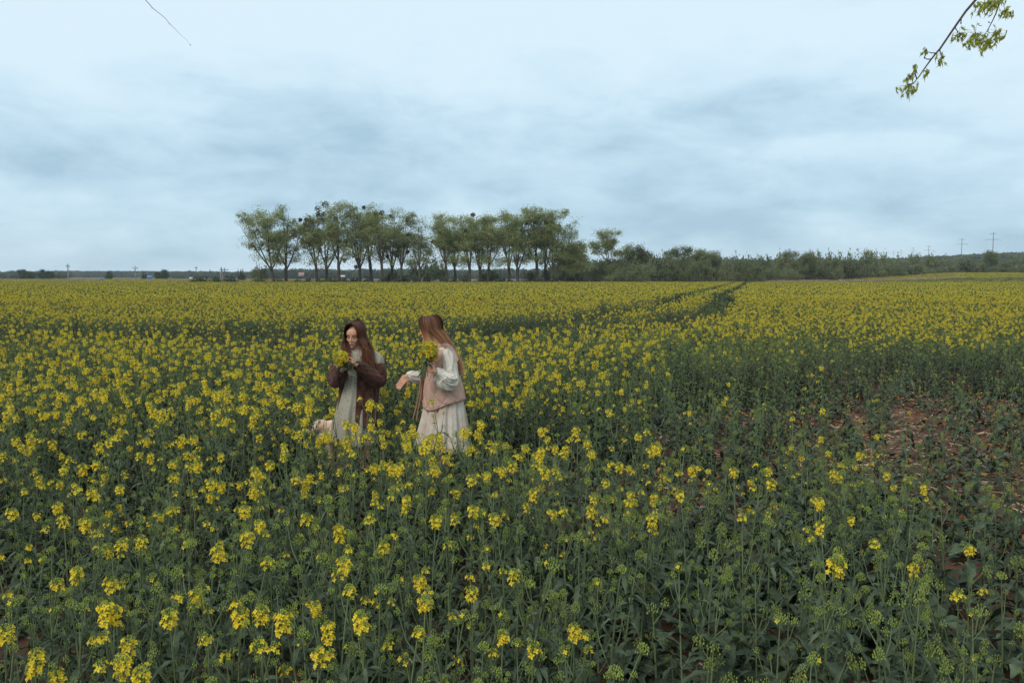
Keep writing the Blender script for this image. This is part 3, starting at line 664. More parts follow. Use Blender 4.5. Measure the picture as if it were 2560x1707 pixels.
# (trunk px, depth, top y, fork share, crown left, crown right, lean, mistletoe list, label)
m_ = lambda x_, y_, r_: ((560+x_/4.704, 480+y_/4.704), r_)
n_ = lambda x_, y_, r_: ((1020+x_/4.704, 480+y_/4.704), r_)
TREES = [
 (685, 176, 524, .22, 582, 712, -.13, [m_(440, 620, .35)], 'wide tree at the left end of the tree row, crown reaching far left', 1.25),
 (716, 178, 515, .24, 664, 764, 0, [m_(855, 675, .6), m_(580, 660, .4)], 'second tree from the left end of the row, trunk forked low in a V', 1.1),
 (793, 177, 541, .34, 742, 822, -.05, [m_(940, 580, .7), m_(1010, 600, .65), m_(1030, 440, .8), m_(970, 390, .7), m_(1030, 350, .8), m_(968, 330, .5), m_(830, 462, .5), m_(905, 330, .4)], 'leaning tree full of dark mistletoe balls, third from the row\'s left end', .8),
 (819, 179, 508, .25, 788, 852, -.06, [m_(1105, 200, .8), m_(1122, 268, .7), m_(1168, 262, .6), m_(1193, 148, .8), m_(1110, 460, .7), m_(1128, 672, .5), m_(1078, 512, .7)], 'tall tree with mistletoe balls standing clear at its very top', .85),
 (850, 177, 509, .3, 826, 876, -.05, [m_(1310, 320, .6), m_(1277, 375, .6), m_(1420, 800, .45), m_(1400, 390, .6)], 'slim tree right of the one topped with mistletoe', .9),
 (902, 178, 511, .22, 850, 926, -.04, [m_(1437, 606, .6), m_(1640, 180, .4)], 'tree with low left limb, broad crown near the row\'s left middle', 1.0),
 (930, 180, 512, .42, 902, 948, -.1, [m_(1705, 265, .6), m_(1560, 880, .45)], 'tree with its trunk leaning left, seventh from the row\'s left end', .95),
 (956, 177, 519, .28, 922, 980, -.02, [m_(1785, 268, .5), m_(1850, 250, .7)], 'straight airy tree, eighth from the row\'s left end', .8),
 (980, 181, 523, .26, 958, 1006, -.01, [m_(1930, 662, .5), m_(1965, 285, .4)], 'narrow airy tree directly left of the one with mistletoe in its low crown', .7),
 (1003, 178, 535, .27, 984, 1046, .02, [m_(2028, 615, .75), m_(2060, 712, .8), m_(2000, 712, .6), m_(2145, 580, .6), m_(2130, 625, .7), m_(2062, 672, .6), m_(2030, 752, .5), m_(2158, 705, .45), m_(2180, 505, .45), m_(1922, 762, .4), m_(2158, 333, .45)], 'thin-leaved tree with many mistletoe balls low in its crown', .6),
 (1050, 177, 546, .28, 1022, 1076, -.02, [n_(15, 505, .5), n_(2, 700, .4)], 'small open tree beside the gap in the middle of the row', .7),
 (1117, 178, 541, .3, 1070, 1130, -.04, [n_(295, 585, .45), n_(370, 470, .4)], 'first tree right of the gap in the row', .95),
 (1138, 180, 544, .26, 1112, 1160, -.03, [n_(568, 555, .4)], 'second tree right of the gap, trunk close to its neighbour', .85),
 (1177, 177, 540, .26, 1130, 1196, -.05, [n_(600, 590, .5), n_(675, 460, .4)], 'tree with long left limb, third right of the gap', .95),
 (1201, 179, 532, .2, 1178, 1212, -.03, [n_(765, 270, .5), n_(790, 690, .4), n_(862, 675, .35)], 'narrow spiky-topped tree, fourth right of the gap', .75),
 (1222, 178, 538, .28, 1202, 1250, 0, [n_(893, 585, .45), n_(935, 643, .35)], 'slim upright tree left of the tall dense group at the row\'s right', .9),
 (1273, 180, 527, .3, 1228, 1302, -.03, [n_(1170, 272, .4), n_(1158, 330, .4), n_(1130, 465, .35)], 'tall dense tree at the left of the right-hand group', 1.25),
 (1293, 177, 526, .24, 1262, 1330, 0, [n_(1395, 362, .65)], 'tall tree forked low in the middle of the right-hand group', 1.15),
 (1344, 178, 521, .3, 1300, 1364, -.04, [n_(1522, 305, .6), n_(1492, 350, .5), n_(1490, 450, .7)], 'highest tree of the right-hand group, crown rounded', 1.25),
 (1363, 181, 530, .28, 1344, 1388, .0, [n_(1573, 440, .6)], 'tree tucked between the two broadest crowns of the right-hand group', 1.0),
 (1380, 177, 528, .2, 1346, 1446, .02, [n_(1622, 362, .5), n_(1690, 370, .7), n_(1780, 402, .5), n_(1690, 435, .5)], 'broad spreading tree closing the right end of the row', 1.2),
 (1408, 179, 606, .25, 1392, 1424, 0, [], 'small dark tree under the right end of the tree row', 1.0),
 (1438, 178, 607, .2, 1412, 1466, 0, [], 'short bushy tree just right of the tree row', 1.1),
 (1526, 190, 577, .42, 1476, 1564, -.03, [((1534, 604), .6), ((1550, 631), .35)], 'lone round-crowned tree standing apart right of the row', .85)]
for i, (px, Yd, top, fork, lo, hi, lean, mp, lab, dn) in enumerate(TREES):
    tree(px, Yd, top, fork, lo, hi, lab, 900+i, ROW if i < 23 else None, lean=lean, mistpos=mp, dens=dn*1.05, low=0.28, rel=0.85 if i < 21 else 0.7)
for i, (px, Yd, top, lo, hi, lab) in enumerate([
    (1597, 192, 611, 1562, 1630, 'tall twiggy bush tree right of the lone round tree'),
    (1700, 193, 618, 1662, 1740, 'broad domed bush tree at the middle of the hedge'),
    (1748, 194, 622, 1736, 1764, 'slender bush tree behind the broad domed one'),
    (1786, 192, 629, 1766, 1800, 'small pointed bush tree beside the hedge gap'),
    (2015, 215, 628, 2000, 2032, 'slim light tree poking above the right hedge'),
    (1972, 220, 629, 1955, 1990, 'thin pale tree rising above the right hedge')]):
    tree(px, Yd, top, .12, lo, hi, lab, 980+i, 'small trees in the hedge', name='bush_tree', dens=1.0, low=0.1, rel=0.7, leafm='shrubleaf')

# shrubs
def shrub_var(seed, leafm):
    r = np.random.default_rng(seed); st = MB(); C = []
    for i in range(9):
        a = r.uniform(0, 2*PI); e_ = np.array([math.cos(a)*r.uniform(.2, .8), math.sin(a)*r.uniform(.2, .8), r.uniform(.55, 1.0)])
        st.tube(bez(np.array([0, 0, -.05]), e_*[.4, .4, .5], e_*.86, 5), np.linspace(.03, .008, 5), 4, 0, False)
        for q in range(5): C.append(e_*r.uniform(.45, 1.0)+r.normal(0, .16, 3))
    for i in range(22):
        a = r.uniform(0, 2*PI); C.append(np.array([math.cos(a)*r.uniform(.3, 1), math.sin(a)*r.uniform(.3, 1), r.uniform(.1, .6)]))
    C = np.array(C); C[:, 2] = np.clip(C[:, 2], .08, 1.0)
    pts_ = np.repeat(C, 26, 0)+r.normal(0, .10, (len(C)*26, 3))
    g = MB(); cards(g, pts_, 0.034, 0, 0.8)
    return st.mesh('stems', M['bark']), g.mesh('foliage', M[leafm], smooth=False)
SV = [shrub_var(50+k, 'shrubleaf') for k in range(5)]+[shrub_var(60+k, 'darkshrub') for k in range(3)]
def shrub(px, Yd, top, half, vi, label, group, name='shrub', z0=None):
    b = P(px, 700, Yd); zt = P(px, top, Yd).z; z0 = float(terrain(b.x, Yd)); H = max(0.5, zt-z0); wd = half*Yd/FPX
    o = empty(name, (b.x, Yd, z0), rng.uniform(0, 6)); o.scale = (wd, wd, H); tag(o, label, 'shrub', group)
    for nm, me in zip(('stems', 'foliage'), SV[vi]):
        c = bpy.data.objects.new(nm, me); col.objects.link(c); c.parent = o
    return o
def tl(pairs, x): return float(np.interp(x, [p[0] for p in pairs], [p[1] for p in pairs]))
top_line = [(1450, 660), (1500, 668), (1560, 645), (1640, 648), (1700, 640), (1780, 645), (1810, 658), (1850, 645), (1900, 645), (1960, 638), (2060, 640), (2120, 634), (2200, 637), (2260, 645), (2310, 637), (2360, 642), (2385, 651), (2450, 652), (2500, 647), (2580, 646)]
i = 0; xx = 1455
while xx < 2600:
    Yd = 188 if xx < 1900 else float(np.interp(xx, [1900, 2100, 2400, 2560], [200, 240, 305, 320]))
    t = tl(top_line, xx)+rng.uniform(-3, 6)
    seg = 'left of hedge gap' if xx < 1800 else 'right of hedge gap' if xx < 2150 else 'beyond right field strip' if xx < 2400 else 'at hedge far right end'
    shrub(xx, Yd+rng.uniform(-4, 6), t, rng.uniform(22, 32), i % 5, 'tall olive hedge shrub %s' % seg, 'olive shrubs making the hedge')
    shrub(xx+9, Yd-6+rng.uniform(-3, 3), t+20+rng.uniform(-3, 6), rng.uniform(18, 26), (i+2) % 5, 'low front shrub %s' % seg, 'low shrubs along the hedge foot')
    xx += rng.uniform(20, 30); i += 1
for (px, top, half, vi, lab) in [(1075, 650, 34, 5, 'dark rounded thicket behind the gap in the tree row'), (1032, 656, 20, 6, 'small dark thicket left of the rounded one'), (1108, 664, 16, 6, 'dark low thicket right of the rounded one')]:
    shrub(px, 260, top, half, vi, lab, None, 'thicket')
xx = 745; i = 0
while xx < 1500:
    shrub(xx, 176+rng.uniform(-2, 3), rng.uniform(691, 699), rng.uniform(10, 18), 5+i % 3, 'low dark bush at feet of %s trees' % ('left-hand' if xx < 1060 else 'right-hand'), 'low bushes under the tree row', 'low_bush'); xx += rng.uniform(22, 44); i += 1
for (px, top, half, vi) in [(980, 678, 22, 0), (1005, 684, 20, 2), (1210, 676, 26, 1), (1240, 680, 24, 3), (1330, 678, 26, 0), (1375, 676, 26, 4), (1420, 674, 26, 2), (1460, 672, 24, 1), (1495, 660, 26, 3), (1160, 684, 20, 2)]:
    shrub(px, 184, top, half, vi, 'brownish-green bush between right-hand trunks', 'brownish bushes between the trunks')
for (px, Yd, top, half, vi, lab) in [(104, 90, 716, 9, 5, 'small dark weed clump standing in the left field'), (488, 172, 694, 16, 5, 'dark bush on the strip left of the leaning pole frame'), (512, 174, 693, 18, 6, 'second dark bush left of the leaning pole frame'), (540, 176, 692, 14, 7, 'dark bush at the foot of the leaning pole frame'), (575, 178, 692, 20, 5, 'low dark bush right of the leaning pole frame'),
    (605, 260, 677, 11, 5, 'round dark bush on the skyline left of the tree row'), (361, 420, 681, 8, 5, 'round dark tree-like bush on the left skyline'), (148, 440, 679, 6, 0, 'thin bush right of the two far left clumps'), (650, 177, 668, 26, 0, 'loose bush under the leftmost tree'), (700, 177, 694, 16, 1, 'low bush between the first two trunks')]:
    shrub(px, Yd, top, half, vi, lab, None)
for (px, Yd, top, lo, hi, lab) in [(58, 470, 674, 45, 72, 'left of the two round tree clumps on the far left skyline'), (75, 475, 677, 62, 88, 'lower tree beside the far left round clump'), (108, 470, 675, 90, 124, 'broad dark tree clump on the far left skyline'), (126, 470, 678, 115, 136, 'smaller tree at the right of the broad dark clump'), (412, 430, 676, 402, 421, 'small round tree on the left skyline beyond the poles'), (396, 440, 681, 390, 402, 'thin little tree left of the small round skyline tree'), (273, 440, 680, 266, 281, 'little grey tree between the two left poles')]:
    tree(px, Yd, top, .1, lo, hi, lab, int(px), 'distant trees on the left skyline', name='distant_tree', dens=1.2, low=0.08, rel=0.8, leafm='darkshrub')
tree(2476, 300, 628, .2, 2460, 2494, 'round tree at the foot of the big pylon', 77, None, name='distant_tree', dens=1.2, low=0.1, leafm='shrubleaf')

# grasses and far-off woods: one object each
def tuft(seed, m, h=1.0, n=150, w_=0.6):
    r = np.random.default_rng(seed); g = MB()
    x_ = r.normal(0, w_, n); y_ = r.normal(0, w_, n); hh_ = h*r.uniform(.45, 1, n)*np.exp(-(x_**2+y_**2)/(3*w_*w_)); dx = r.normal(0, .12, n)
    for i in range(n): g.add([[x_[i]-.018, y_[i], 0], [x_[i]+.018, y_[i], 0], [x_[i]+dx[i]+.012, y_[i]+dx[i]*.5, hh_[i]], [x_[i]+dx[i]-.012, y_[i], hh_[i]]], [[0, 1, 2, 3]], 0)
    return bpy.data.objects.new('grass_source', g.mesh('grass_source', m, smooth=False))
def pick(keys, n): return np.array([keys[q] for q in rng.integers(0, len(keys), n)])
def place(name, x, y, keys, src, s0, s1, label, cat):
    n = len(x); sc = rng.uniform(s0, s1, n)
    o = instancer(name, np.stack([x, y, terrain(x, y)], 1), np.stack([np.zeros(n), np.zeros(n), rng.uniform(0, 6.28, n)], 1), np.stack([sc, sc, sc*rng.uniform(.8, 1.2, n)], 1), pick(keys, n), src)
    tag(o, label, cat, None, 'stuff')
TS = {'d0': tuft(1, M['drygrass']), 'd1': tuft(2, M['drygrass']), 'g0': tuft(3, M['greengrass'], .8), 'g1': tuft(4, M['greengrass'], .7)}
x = np.concatenate([rng.uniform(-70, 70, 2600), rng.uniform(-120, -40, 500), rng.uniform(15, 130, 1200)]); y = np.concatenate([rng.uniform(176, 200, 2600), rng.uniform(182, 220, 500), rng.uniform(184, 190, 1200)])
y = np.maximum(y, np.where(x < -62, 180, edge(x)+3)); y[-1200:] += np.clip(x[-1200:]-50, 0, 100)*0.75
place('dry_grass', x, y, ['d0', 'd1'], TS, .7, 1.25, 'pale dry grass and reeds along the edge of the field', 'dry grass')
x = np.concatenate([rng.uniform(-66, 60, 500), rng.uniform(28, 90, 900)]); y = np.concatenate([rng.uniform(178, 230, 500), rng.uniform(180, 186, 900)]); y = np.maximum(y, edge(x)+1)
place('green_grass', x, y, ['g0', 'g1'], TS, .7, 1.3, 'rough green grass between the field and the trees', 'grass')
def woodblob(seed):
    r = np.random.default_rng(seed); C = r.normal(size=(38, 3)); C /= np.linalg.norm(C, axis=1)[:, None]; C = C*[.85, .85, .42]*r.random((38, 1))**.35+[0, 0, .46]
    g = MB(); cards(g, np.repeat(C, 30, 0)+np.clip(r.normal(0, .12, (38*30, 3)), -.2, .2), 0.05, 0, .8); g.tube([[0, 0, -.1], [0, 0, .6]], [.04, .02], 4, 0, False)
    return bpy.data.objects.new('wood_source', g.mesh('wood_source', M['wood'], smooth=False))
WS = {'w%d' % k: woodblob(k) for k in range(4)}
wx, wy, ws = [], [], []
def wood(x0, x1, Y0, Y1, n, s0, s1):
    y = rng.uniform(Y0, Y1, n); px = rng.uniform(x0, x1, n); wx.append((px-1280)/FPX*y); wy.append(y); ws.append(rng.uniform(s0, s1, n))
wood(-300, 170, 900, 980, 120, 6, 8); wood(140, 560, 1300, 1500, 420, 8, 10); wood(440, 700, 1000, 1200, 200, 6, 8)
wood(640, 1500, 800, 1000, 520, 6.5, 9.5); wood(1400, 2100, 700, 900, 260, 11, 15); wood(2000, 2800, 800, 1100, 1500, 11, 13.5); wood(-700, 0, 1400, 1600, 260, 8, 10)
wood(1380, 1480, 560, 640, 30, 7, 10)
x, y, s_ = map(np.concatenate, (wx, wy, ws)); n = len(x)
o = instancer('distant_wood', np.stack([x, y, terrain(x, y)], 1), np.stack([np.zeros(n)]*2+[rng.uniform(0, 6, n)], 1), np.stack([s_, s_, s_*1.05], 1), pick(list(WS), n), WS)
tag(o, 'far-off wood, a low blue-green band on the horizon', 'wood', None, 'stuff')

# ------------------------------------------------------------------ poles, pylons, buildings
def pole(px, Yd, top, label, hgt_r=0.14, arms=1, m='pole', w_=1.0, group='utility poles across the left fields'):
    b = P(px, 700, Yd); z0 = float(terrain(b.x, Yd)); H = P(px, top, Yd).z-z0; o = empty('utility_pole', (b.x, Yd, z0)); tag(o, label, 'utility pole', group)
    g = MB(); g.tube([[0, 0, -.3], [0, 0, H]], [hgt_r*.9, hgt_r*.6], 8); g.build('post', M[m], o, world=False)
    for k in range(arms):
        g = MB(); g.box([0, 0, H-.35-k*.9], [w_, .05, .06]); g.build('crossarm', M[m], o, world=False)
        for s in (-1, 0, 1):
            if s == 0 and k == 0: zz_ = H; xx_ = 0
            else: zz_ = H-.3-k*.9; xx_ = s*w_*.85
            g = MB(); g.tube([[xx_, 0, zz_], [xx_, 0, zz_+.12], [xx_, 0, zz_+.24]], [.05, .07, .03], 6); g.build('insulator', M['ceramic'], o, world=False)
    return o
pole(171, 170, 662, 'nearest pale pole, alone in the field at far left', .15, 1, 'pole', .35)
pole(339, 185, 667, 'second pale pole with a short crossarm, in the left field', .14, 1, 'pole', .55)
pole(491, 250, 667, 'dark pole left of the small skyline poles', .14, 1, 'darkpole', .4)
pole(504, 420, 676, 'small grey pole just right of the dark one', .16, 1, 'darkpole', .5)
pole(525, 420, 674, 'small dark pole left of the leaning frame', .16, 1, 'darkpole', .4)
pole(469, 520, 679, 'faint little pole left of the dark one', .16, 1, 'darkpole', .5)
pole(485, 560, 679, 'faintest thin pole touching the dark one', .16, 1, 'darkpole', .5)
pole(1806, 260, 655, 'thin pole standing in the hedge gap', .14, 0, 'darkpole', .4, None)
def aframe():
    b = P(556, 704, 182); o = empty('braced_pole', (b.x, 182, 0)); tag(o, 'leaning two-legged pole frame left of the tree row', 'utility pole')
    H = P(556, 668, 182).z; g = MB(); g.tube([[-.55, 0, -.2], [-.15, 0, H]], [.16, .11], 8); g.build('post', M['pole'], o, world=False)
    g = MB(); g.tube([[.15, 0, -.2], [-.05, 0, H-.4]], [.14, .1], 8); g.build('brace', M['pole'], o, world=False)
    g = MB(); g.box([0.1, 0, H-.5], [.7, .06, .06]); g.build('crossarm', M['pole'], o, world=False)
aframe()
pole(562, 210, 671, 'slanted dark pole right behind the two-legged frame', .13, 1, 'darkpole', .9)
def pylon(px, Yd, top, label):
    b = P(px, 650, Yd); z0 = float(terrain(b.x, Yd)); H = P(px, top, Yd).z-z0; o = empty('power_pylon', (b.x, Yd, z0)); tag(o, label, 'pylon', 'power pylons on the right skyline')
    g = MB(); g.tube([[0, 0, -.5], [0, 0, H]], [.42, .22], 8); g.build('mast', M['pylon'], o, world=False)
    for zz_, hw in ((H-.8, 2.6), (H-5.2, 5.6)):
        g = MB(); g.tube([[-hw, 0, zz_], [0, 0, zz_-.25], [hw, 0, zz_]], [.07, .15, .07], 6); g.tube([[-hw*.8, 0, zz_], [0, 0, zz_+.9], [hw*.8, 0, zz_]], [.05, .06, .05], 5); g.build('crossarm', M['pylon'], o, world=False)
        for s in (-1, 1):
            g = MB(); g.tube([[s*hw*.95, 0, zz_], [s*hw*.95, 0, zz_-.6], [s*hw*.95, 0, zz_-1.2]], [.06, .12, .06], 6); g.build('insulator', M['ceramic'], o, world=False)
pylon(2481, 640, 581, 'largest power pylon with two crossarms, far right'); pylon(2403, 800, 596, 'second largest pylon, left of the biggest')
pylon(2321, 1000, 614, 'third pylon, small above the hedge'); pylon(2282, 1250, 619, 'fourth pylon, faint and thin'); pylon(2252, 1500, 624, 'fifth pylon, barely visible left of the fourth'); pylon(2233, 1750, 628, 'sixth and faintest pylon at the left of the line')
def house(px, Yd, y0, wd, hw, hr, label, wall, roof, name='house', wins=3):
    b = P(px, y0, Yd); o = empty(name, (b.x, Yd, max(0., b.z-hw)), 0.25); tag(o, label, 'house' if name == 'house' else 'shed')
    g = MB(); g.box([0, 0, hw/2], [wd/2, 2, hw/2]); g.build('wall', M[wall], o, world=False)
    g = MB(); a = wd/2+.3; g.add([[-a, -2.2, hw], [a, -2.2, hw], [a, 0, hw+hr], [-a, 0, hw+hr], [-a, 2.2, hw], [a, 2.2, hw]], [[0, 1, 2, 3], [3, 2, 5, 4]]); g.add([[-a, -2.2, hw], [-a, 0, hw+hr], [-a, 2.2, hw], [a, -2.2, hw], [a, 0, hw+hr], [a, 2.2, hw]], [[0, 1, 2], [3, 5, 4]]); g.build('roof', M[roof], o, smooth=False, world=False)
    for k in range(wins):
        g = MB(); g.box([(-wd/2+wd*(k+.5)/wins), -2.02, hw*.55], [wd*.08, .04, hw*.22]); g.build('window', M['glass'], o, world=False)
house(753, 780, 686, 4.6, 1.6, 1.8, 'little house with red roof seen between the left trunks', 'plaster', 'redroof')
house(857, 780, 690, 3.4, 1.2, .6, 'low white building seen between the tree trunks', 'whitemetal', 'whitemetal', 'shed', 2)
house(374, 560, 694, 2.2, 1.6, 1.2, 'small bright blue shed on the left skyline', 'bluemetal', 'bluemetal', 'shed', 1)
house(256, 560, 697, 1.7, .9, .5, 'tiny blue shed low on the left skyline', 'bluemetal', 'bluemetal', 'shed', 1)
house(478, 600, 695, 1.8, .9, .5, 'tiny pale shed right of the skyline trees', 'whitemetal', 'whitemetal', 'shed', 1)

# ------------------------------------------------------------------ overhanging branches
def maple_leaf_mesh(seed):
    r = random.Random(seed); g = MB(); out_ = []
    lobes = [(-105, .45), (-55, .78), (0, 1.0), (55, .78), (105, .45)]
    pts_ = [(0, 0, 0)]
    for i, (a, L) in enumerate(lobes):
        aa = R(a+r.uniform(-6, 6)); L *= r.uniform(.85, 1.1)
        pts_.append((math.sin(aa-.24)*L*.55, math.cos(aa-.24)*L*.55, -.12)); pts_.append((math.sin(aa)*L, math.cos(aa)*L, -.45*L)); pts_.append((math.sin(aa+.24)*L*.55, math.cos(aa+.24)*L*.55, -.12))
    V = np.array(pts_); V[:, 0] *= .42; V[:, 1] += .1
    n = len(V); g.add(V*0.030, [[0, i, i+1] for i in range(1, n-1)], 0); return g.mesh('leaf', M['maple'], smooth=False)
ML = [maple_leaf_mesh(k) for k in range(5)]
def branch(name, label, Yd, main, twigs, clusters, r0, buds=()):
    rt = P(main[0][0], main[0][1], Yd); root = empty(name, rt); tag(root, label, 'branch')
    g = MB(); pts_ = [np.array(P(a, b, Yd+dy)) for a, b, dy in main]; rr = np.linspace(r0, r0*.28, len(pts_))
    g.tube(pts_, rr, 7); g.build('main_stem', M['twig'], root)
    for tw in twigs:
        g = MB(); tp = [np.array(P(a, b, Yd+dy)) for a, b, dy in tw]; g.tube(tp, np.linspace(r0*.45, r0*.2, len(tp)), 5)
        g.ell(tp[-1], (r0*.5, r0*.5, r0*.9), None, 6, 4); g.build('twig', M['twig'], root)
    rg = random.Random(5)
    for (a, b, sp, n) in clusters:
        c0 = P(a, b, Yd-.02)
        g = MB(); g.ell(c0, (.0032, .0032, .0045), None, 7, 5); g.build('bud_scale', M['scale'], root)
        pet = MB()
        for k in range(int(n*2.2)):
            sx_ = max(-sp*.85, min(sp*.85, rg.gauss(0, sp*.42))); sy_ = max(-sp*.8, min(sp*.55, rg.gauss(-sp*.12, sp*.34))); p = c0+Vector((sx_, rg.gauss(0, sp*.4), sy_)); pet.tube([np.array(c0), np.array(c0*.5+p*.5)+[0, 0, sp*.12], np.array(p)], [.0007, .0005, .0004], 3)
            o = bpy.data.objects.new('leaf', ML[rg.randrange(5)]); col.objects.link(o); o.parent = root; o.location = p-rt
            ang = math.atan2(sy_-.02, sx_); o.rotation_euler = (rg.uniform(-2.4, -1.1), rg.uniform(-.7, .7), ang+PI/2+PI+rg.uniform(-.6, .6)); o.scale = (rg.uniform(.5, .95),)*3
        pet.build('petiole', M['bud'], root)
q = lambda x_, y_: (2200+x_/6.533, y_/6.533)
def Q(*l): return [(*q(a, b), c) for a, b, c in l]
branch('maple_branch', 'bare brown branch with small young leaves, hanging in at the top right', 3.0,
    [(2560, -190, .15), (2490, -85, .08)]+Q((1565, 0, .03), (1400, 190, .02), (1225, 440, .01), (980, 800, 0), (900, 890, 0), (800, 1020, 0), (700, 1160, -.01), (640, 1250, -.01), (550, 1360, -.02)),
    [Q((1330, 280, .02), (1325, 340, .02), (1322, 380, .02)), Q((1225, 440, .01), (1245, 490, 0), (1270, 525, 0)), Q((975, 800, 0), (985, 870, 0), (1005, 915, 0)), Q((905, 870, 0), (840, 868, 0), (765, 845, 0)), Q((825, 970, 0), (765, 970, 0), (728, 945, 0)),
     Q((700, 1160, 0), (740, 1165, 0), (765, 1180, 0)), Q((600, 1290, 0), (580, 1220, 0), (600, 1160, 0), (575, 1090, 0)), Q((585, 1210, 0), (540, 1210, 0), (480, 1255, 0)), Q((550, 1360, -.02), (500, 1380, -.02), (470, 1390, -.02))],
    [(*q(1300, 555), .030, 9), (*q(1030, 930), .026, 7), (*q(755, 820), .014, 3), (*q(570, 1080), .016, 4), (*q(530, 1210), .018, 4), (*q(440, 1280), .012, 3), (*q(465, 1410), .042, 15), (*q(775, 1180), .017, 4)], .0052)
branch('maple_branch', 'forked leafy twig hanging right of the longer bare branch, full leaf tufts', 3.05,
    [(2600, -170, .1), (2535, -80, .05)]+Q((1975, -10, .02), (1950, 70, .01), (1900, 210, 0), (1840, 340, 0), (1750, 510, 0), (1690, 600, -.01)),
    [Q((1975, -10, .02), (2020, 70, .01), (2035, 150, 0)), Q((1920, 115, 0), (1850, 125, 0), (1760, 100, 0)), Q((1750, 510, 0), (1790, 545, 0), (1880, 540, 0)), Q((1800, 380, 0), (1775, 365, 0)), Q((1690, 600, 0), (1620, 560, 0), (1560, 540, 0))],
    [(*q(1560, 570), .050, 18), (*q(1650, 660), .050, 16), (*q(1900, 550), .042, 14), (*q(1800, 680), .022, 6), (*q(1780, 70), .045, 16), (*q(1700, 60), .035, 10), (*q(2045, 190), .030, 9), (*q(2130, 210), .018, 4), (*q(1880, 20), .03, 8)], .0036)
def thin():
    Yd = 2.6; pp = [(330, -50), (363, 0), (376, 14), (380, 20), (397, 33), (413, 46), (424, 60), (440, 75), (452, 88), (465, 99), (476, 113)]
    rt = P(*pp[0], Yd); root = empty('bare_twig', rt); tag(root, 'single thin bare twig dangling at the top left', 'twig')
    g = MB(); g.tube([np.array(P(a, b, Yd+.01*math.sin(i))) for i, (a, b) in enumerate(pp)], np.linspace(.0011, .0002, len(pp)), 5); g.build('stem', M['twig'], root)
    for i in (3, 6, 10):
        g = MB(); g.ell(P(*pp[i], Yd), (.0013, .0013, .0022), None, 6, 4); g.build('bud', M['twig'], root)
thin()

# ------------------------------------------------------------------ people
D = 7.7
def W(px, py, dy=0.0): return np.array(P(px, py, D+dy))
PXM = D/FPX
def limb(g, pts, rad, k=12, sub=5):
    pts = [np.asarray(p, float) for p in pts]; out_ = []; rr = []
    n = len(pts)
    for i in range(n-1):
        p0 = pts[max(i-1, 0)]; p1 = pts[i]; p2 = pts[i+1]; p3 = pts[min(i+2, n-1)]
        for s in range(sub):
            t = s/sub; out_.append(0.5*((2*p1)+(-p0+p2)*t+(2*p0-5*p1+4*p2-p3)*t*t+(-p0+3*p1-3*p2+p3)*t**3)); rr.append(rad[i]+(rad[i+1]-rad[i])*(t*t*(3-2*t)))
    out_.append(pts[-1]); rr.append(rad[-1]); g.tube(out_, rr, k)
    for p, r_ in ((pts[0], rad[0]), (pts[-1], rad[-1])): g.ell(p, (r_,)*3, None, k, 6)
def remesh(g, voxel, name, smooth=2):
    me = g.mesh('tmp', M['skin']); o = bpy.data.objects.new('tmp', me); col.objects.link(o)
    md = o.modifiers.new('r', 'REMESH'); md.mode = 'VOXEL'; md.voxel_size = voxel; md.use_smooth_shade = True
    ms = o.modifiers.new('s', 'SMOOTH'); ms.iterations = smooth; ms.factor = 0.5
    dg = bpy.context.evaluated_depsgraph_get(); dg.update(); m2 = bpy.data.meshes.new_from_object(o.evaluated_get(dg)); m2.name = name
    bpy.data.objects.remove(o); bpy.data.meshes.remove(me); return m2
def head_matrix(c, yaw, pitch, roll=0): return Matrix.Translation(Vector(c))@Euler((0, 0, yaw)).to_matrix().to_4x4()@Euler((pitch, roll, 0)).to_matrix().to_4x4()
def head(g, Hm):
    def E(c, r_, nu=16, nv=12): g.ell(np.array(Hm@Vector(c)), r_, Hm, nu, nv)
    E((0, .012, .022), (.069, .088, .086)); E((0, -.018, -.030), (.056, .066, .060)); E((0, -.030, -.060), (.042, .050, .044)); E((0, -.063, -.090), (.018, .017, .015))
    E((0, -.055, .030), (.055, .030, .045)); E((.031, -.052, -.026), (.024, .024, .026)); E((-.031, -.052, -.026), (.024, .024, .026))
    E((0, -.078, -.060), (.020, .010, .012))
    pts_ = [(0, -.080, .008), (0, -.089, -.012), (0, -.095, -.030)]; g.tube([np.array(Hm@Vector(p)) for p in pts_], [.006, .0070, .0085], 8)
    E((0, -.0945, -.031), (.0085, .0085, .0075)); E((.008, -.088, -.033), (.0055, .0065, .0055)); E((-.008, -.088, -.033), (.0055, .0065, .0055))
    for s in (-1, 1): E((s*.070, .008, -.008), (.008, .018, .028))
def sockets(me, Hm):
    n = len(me.vertices); co = np.empty(n*3, np.float32); me.vertices.foreach_get('co', co); co = co.reshape(-1, 3).astype(float)
    for s in (-1, 1):
        c = np.array(Hm@Vector((s*.028, -.078, -.002))); d2 = ((co-c)**2).sum(1); back = np.array(Hm.to_3x3()@Vector((0, 1, 0)))
        co += np.exp(-d2/(2*.012**2))[:, None]*back*.0035
    me.vertices.foreach_set('co', co.astype(np.float32).ravel()); me.update()
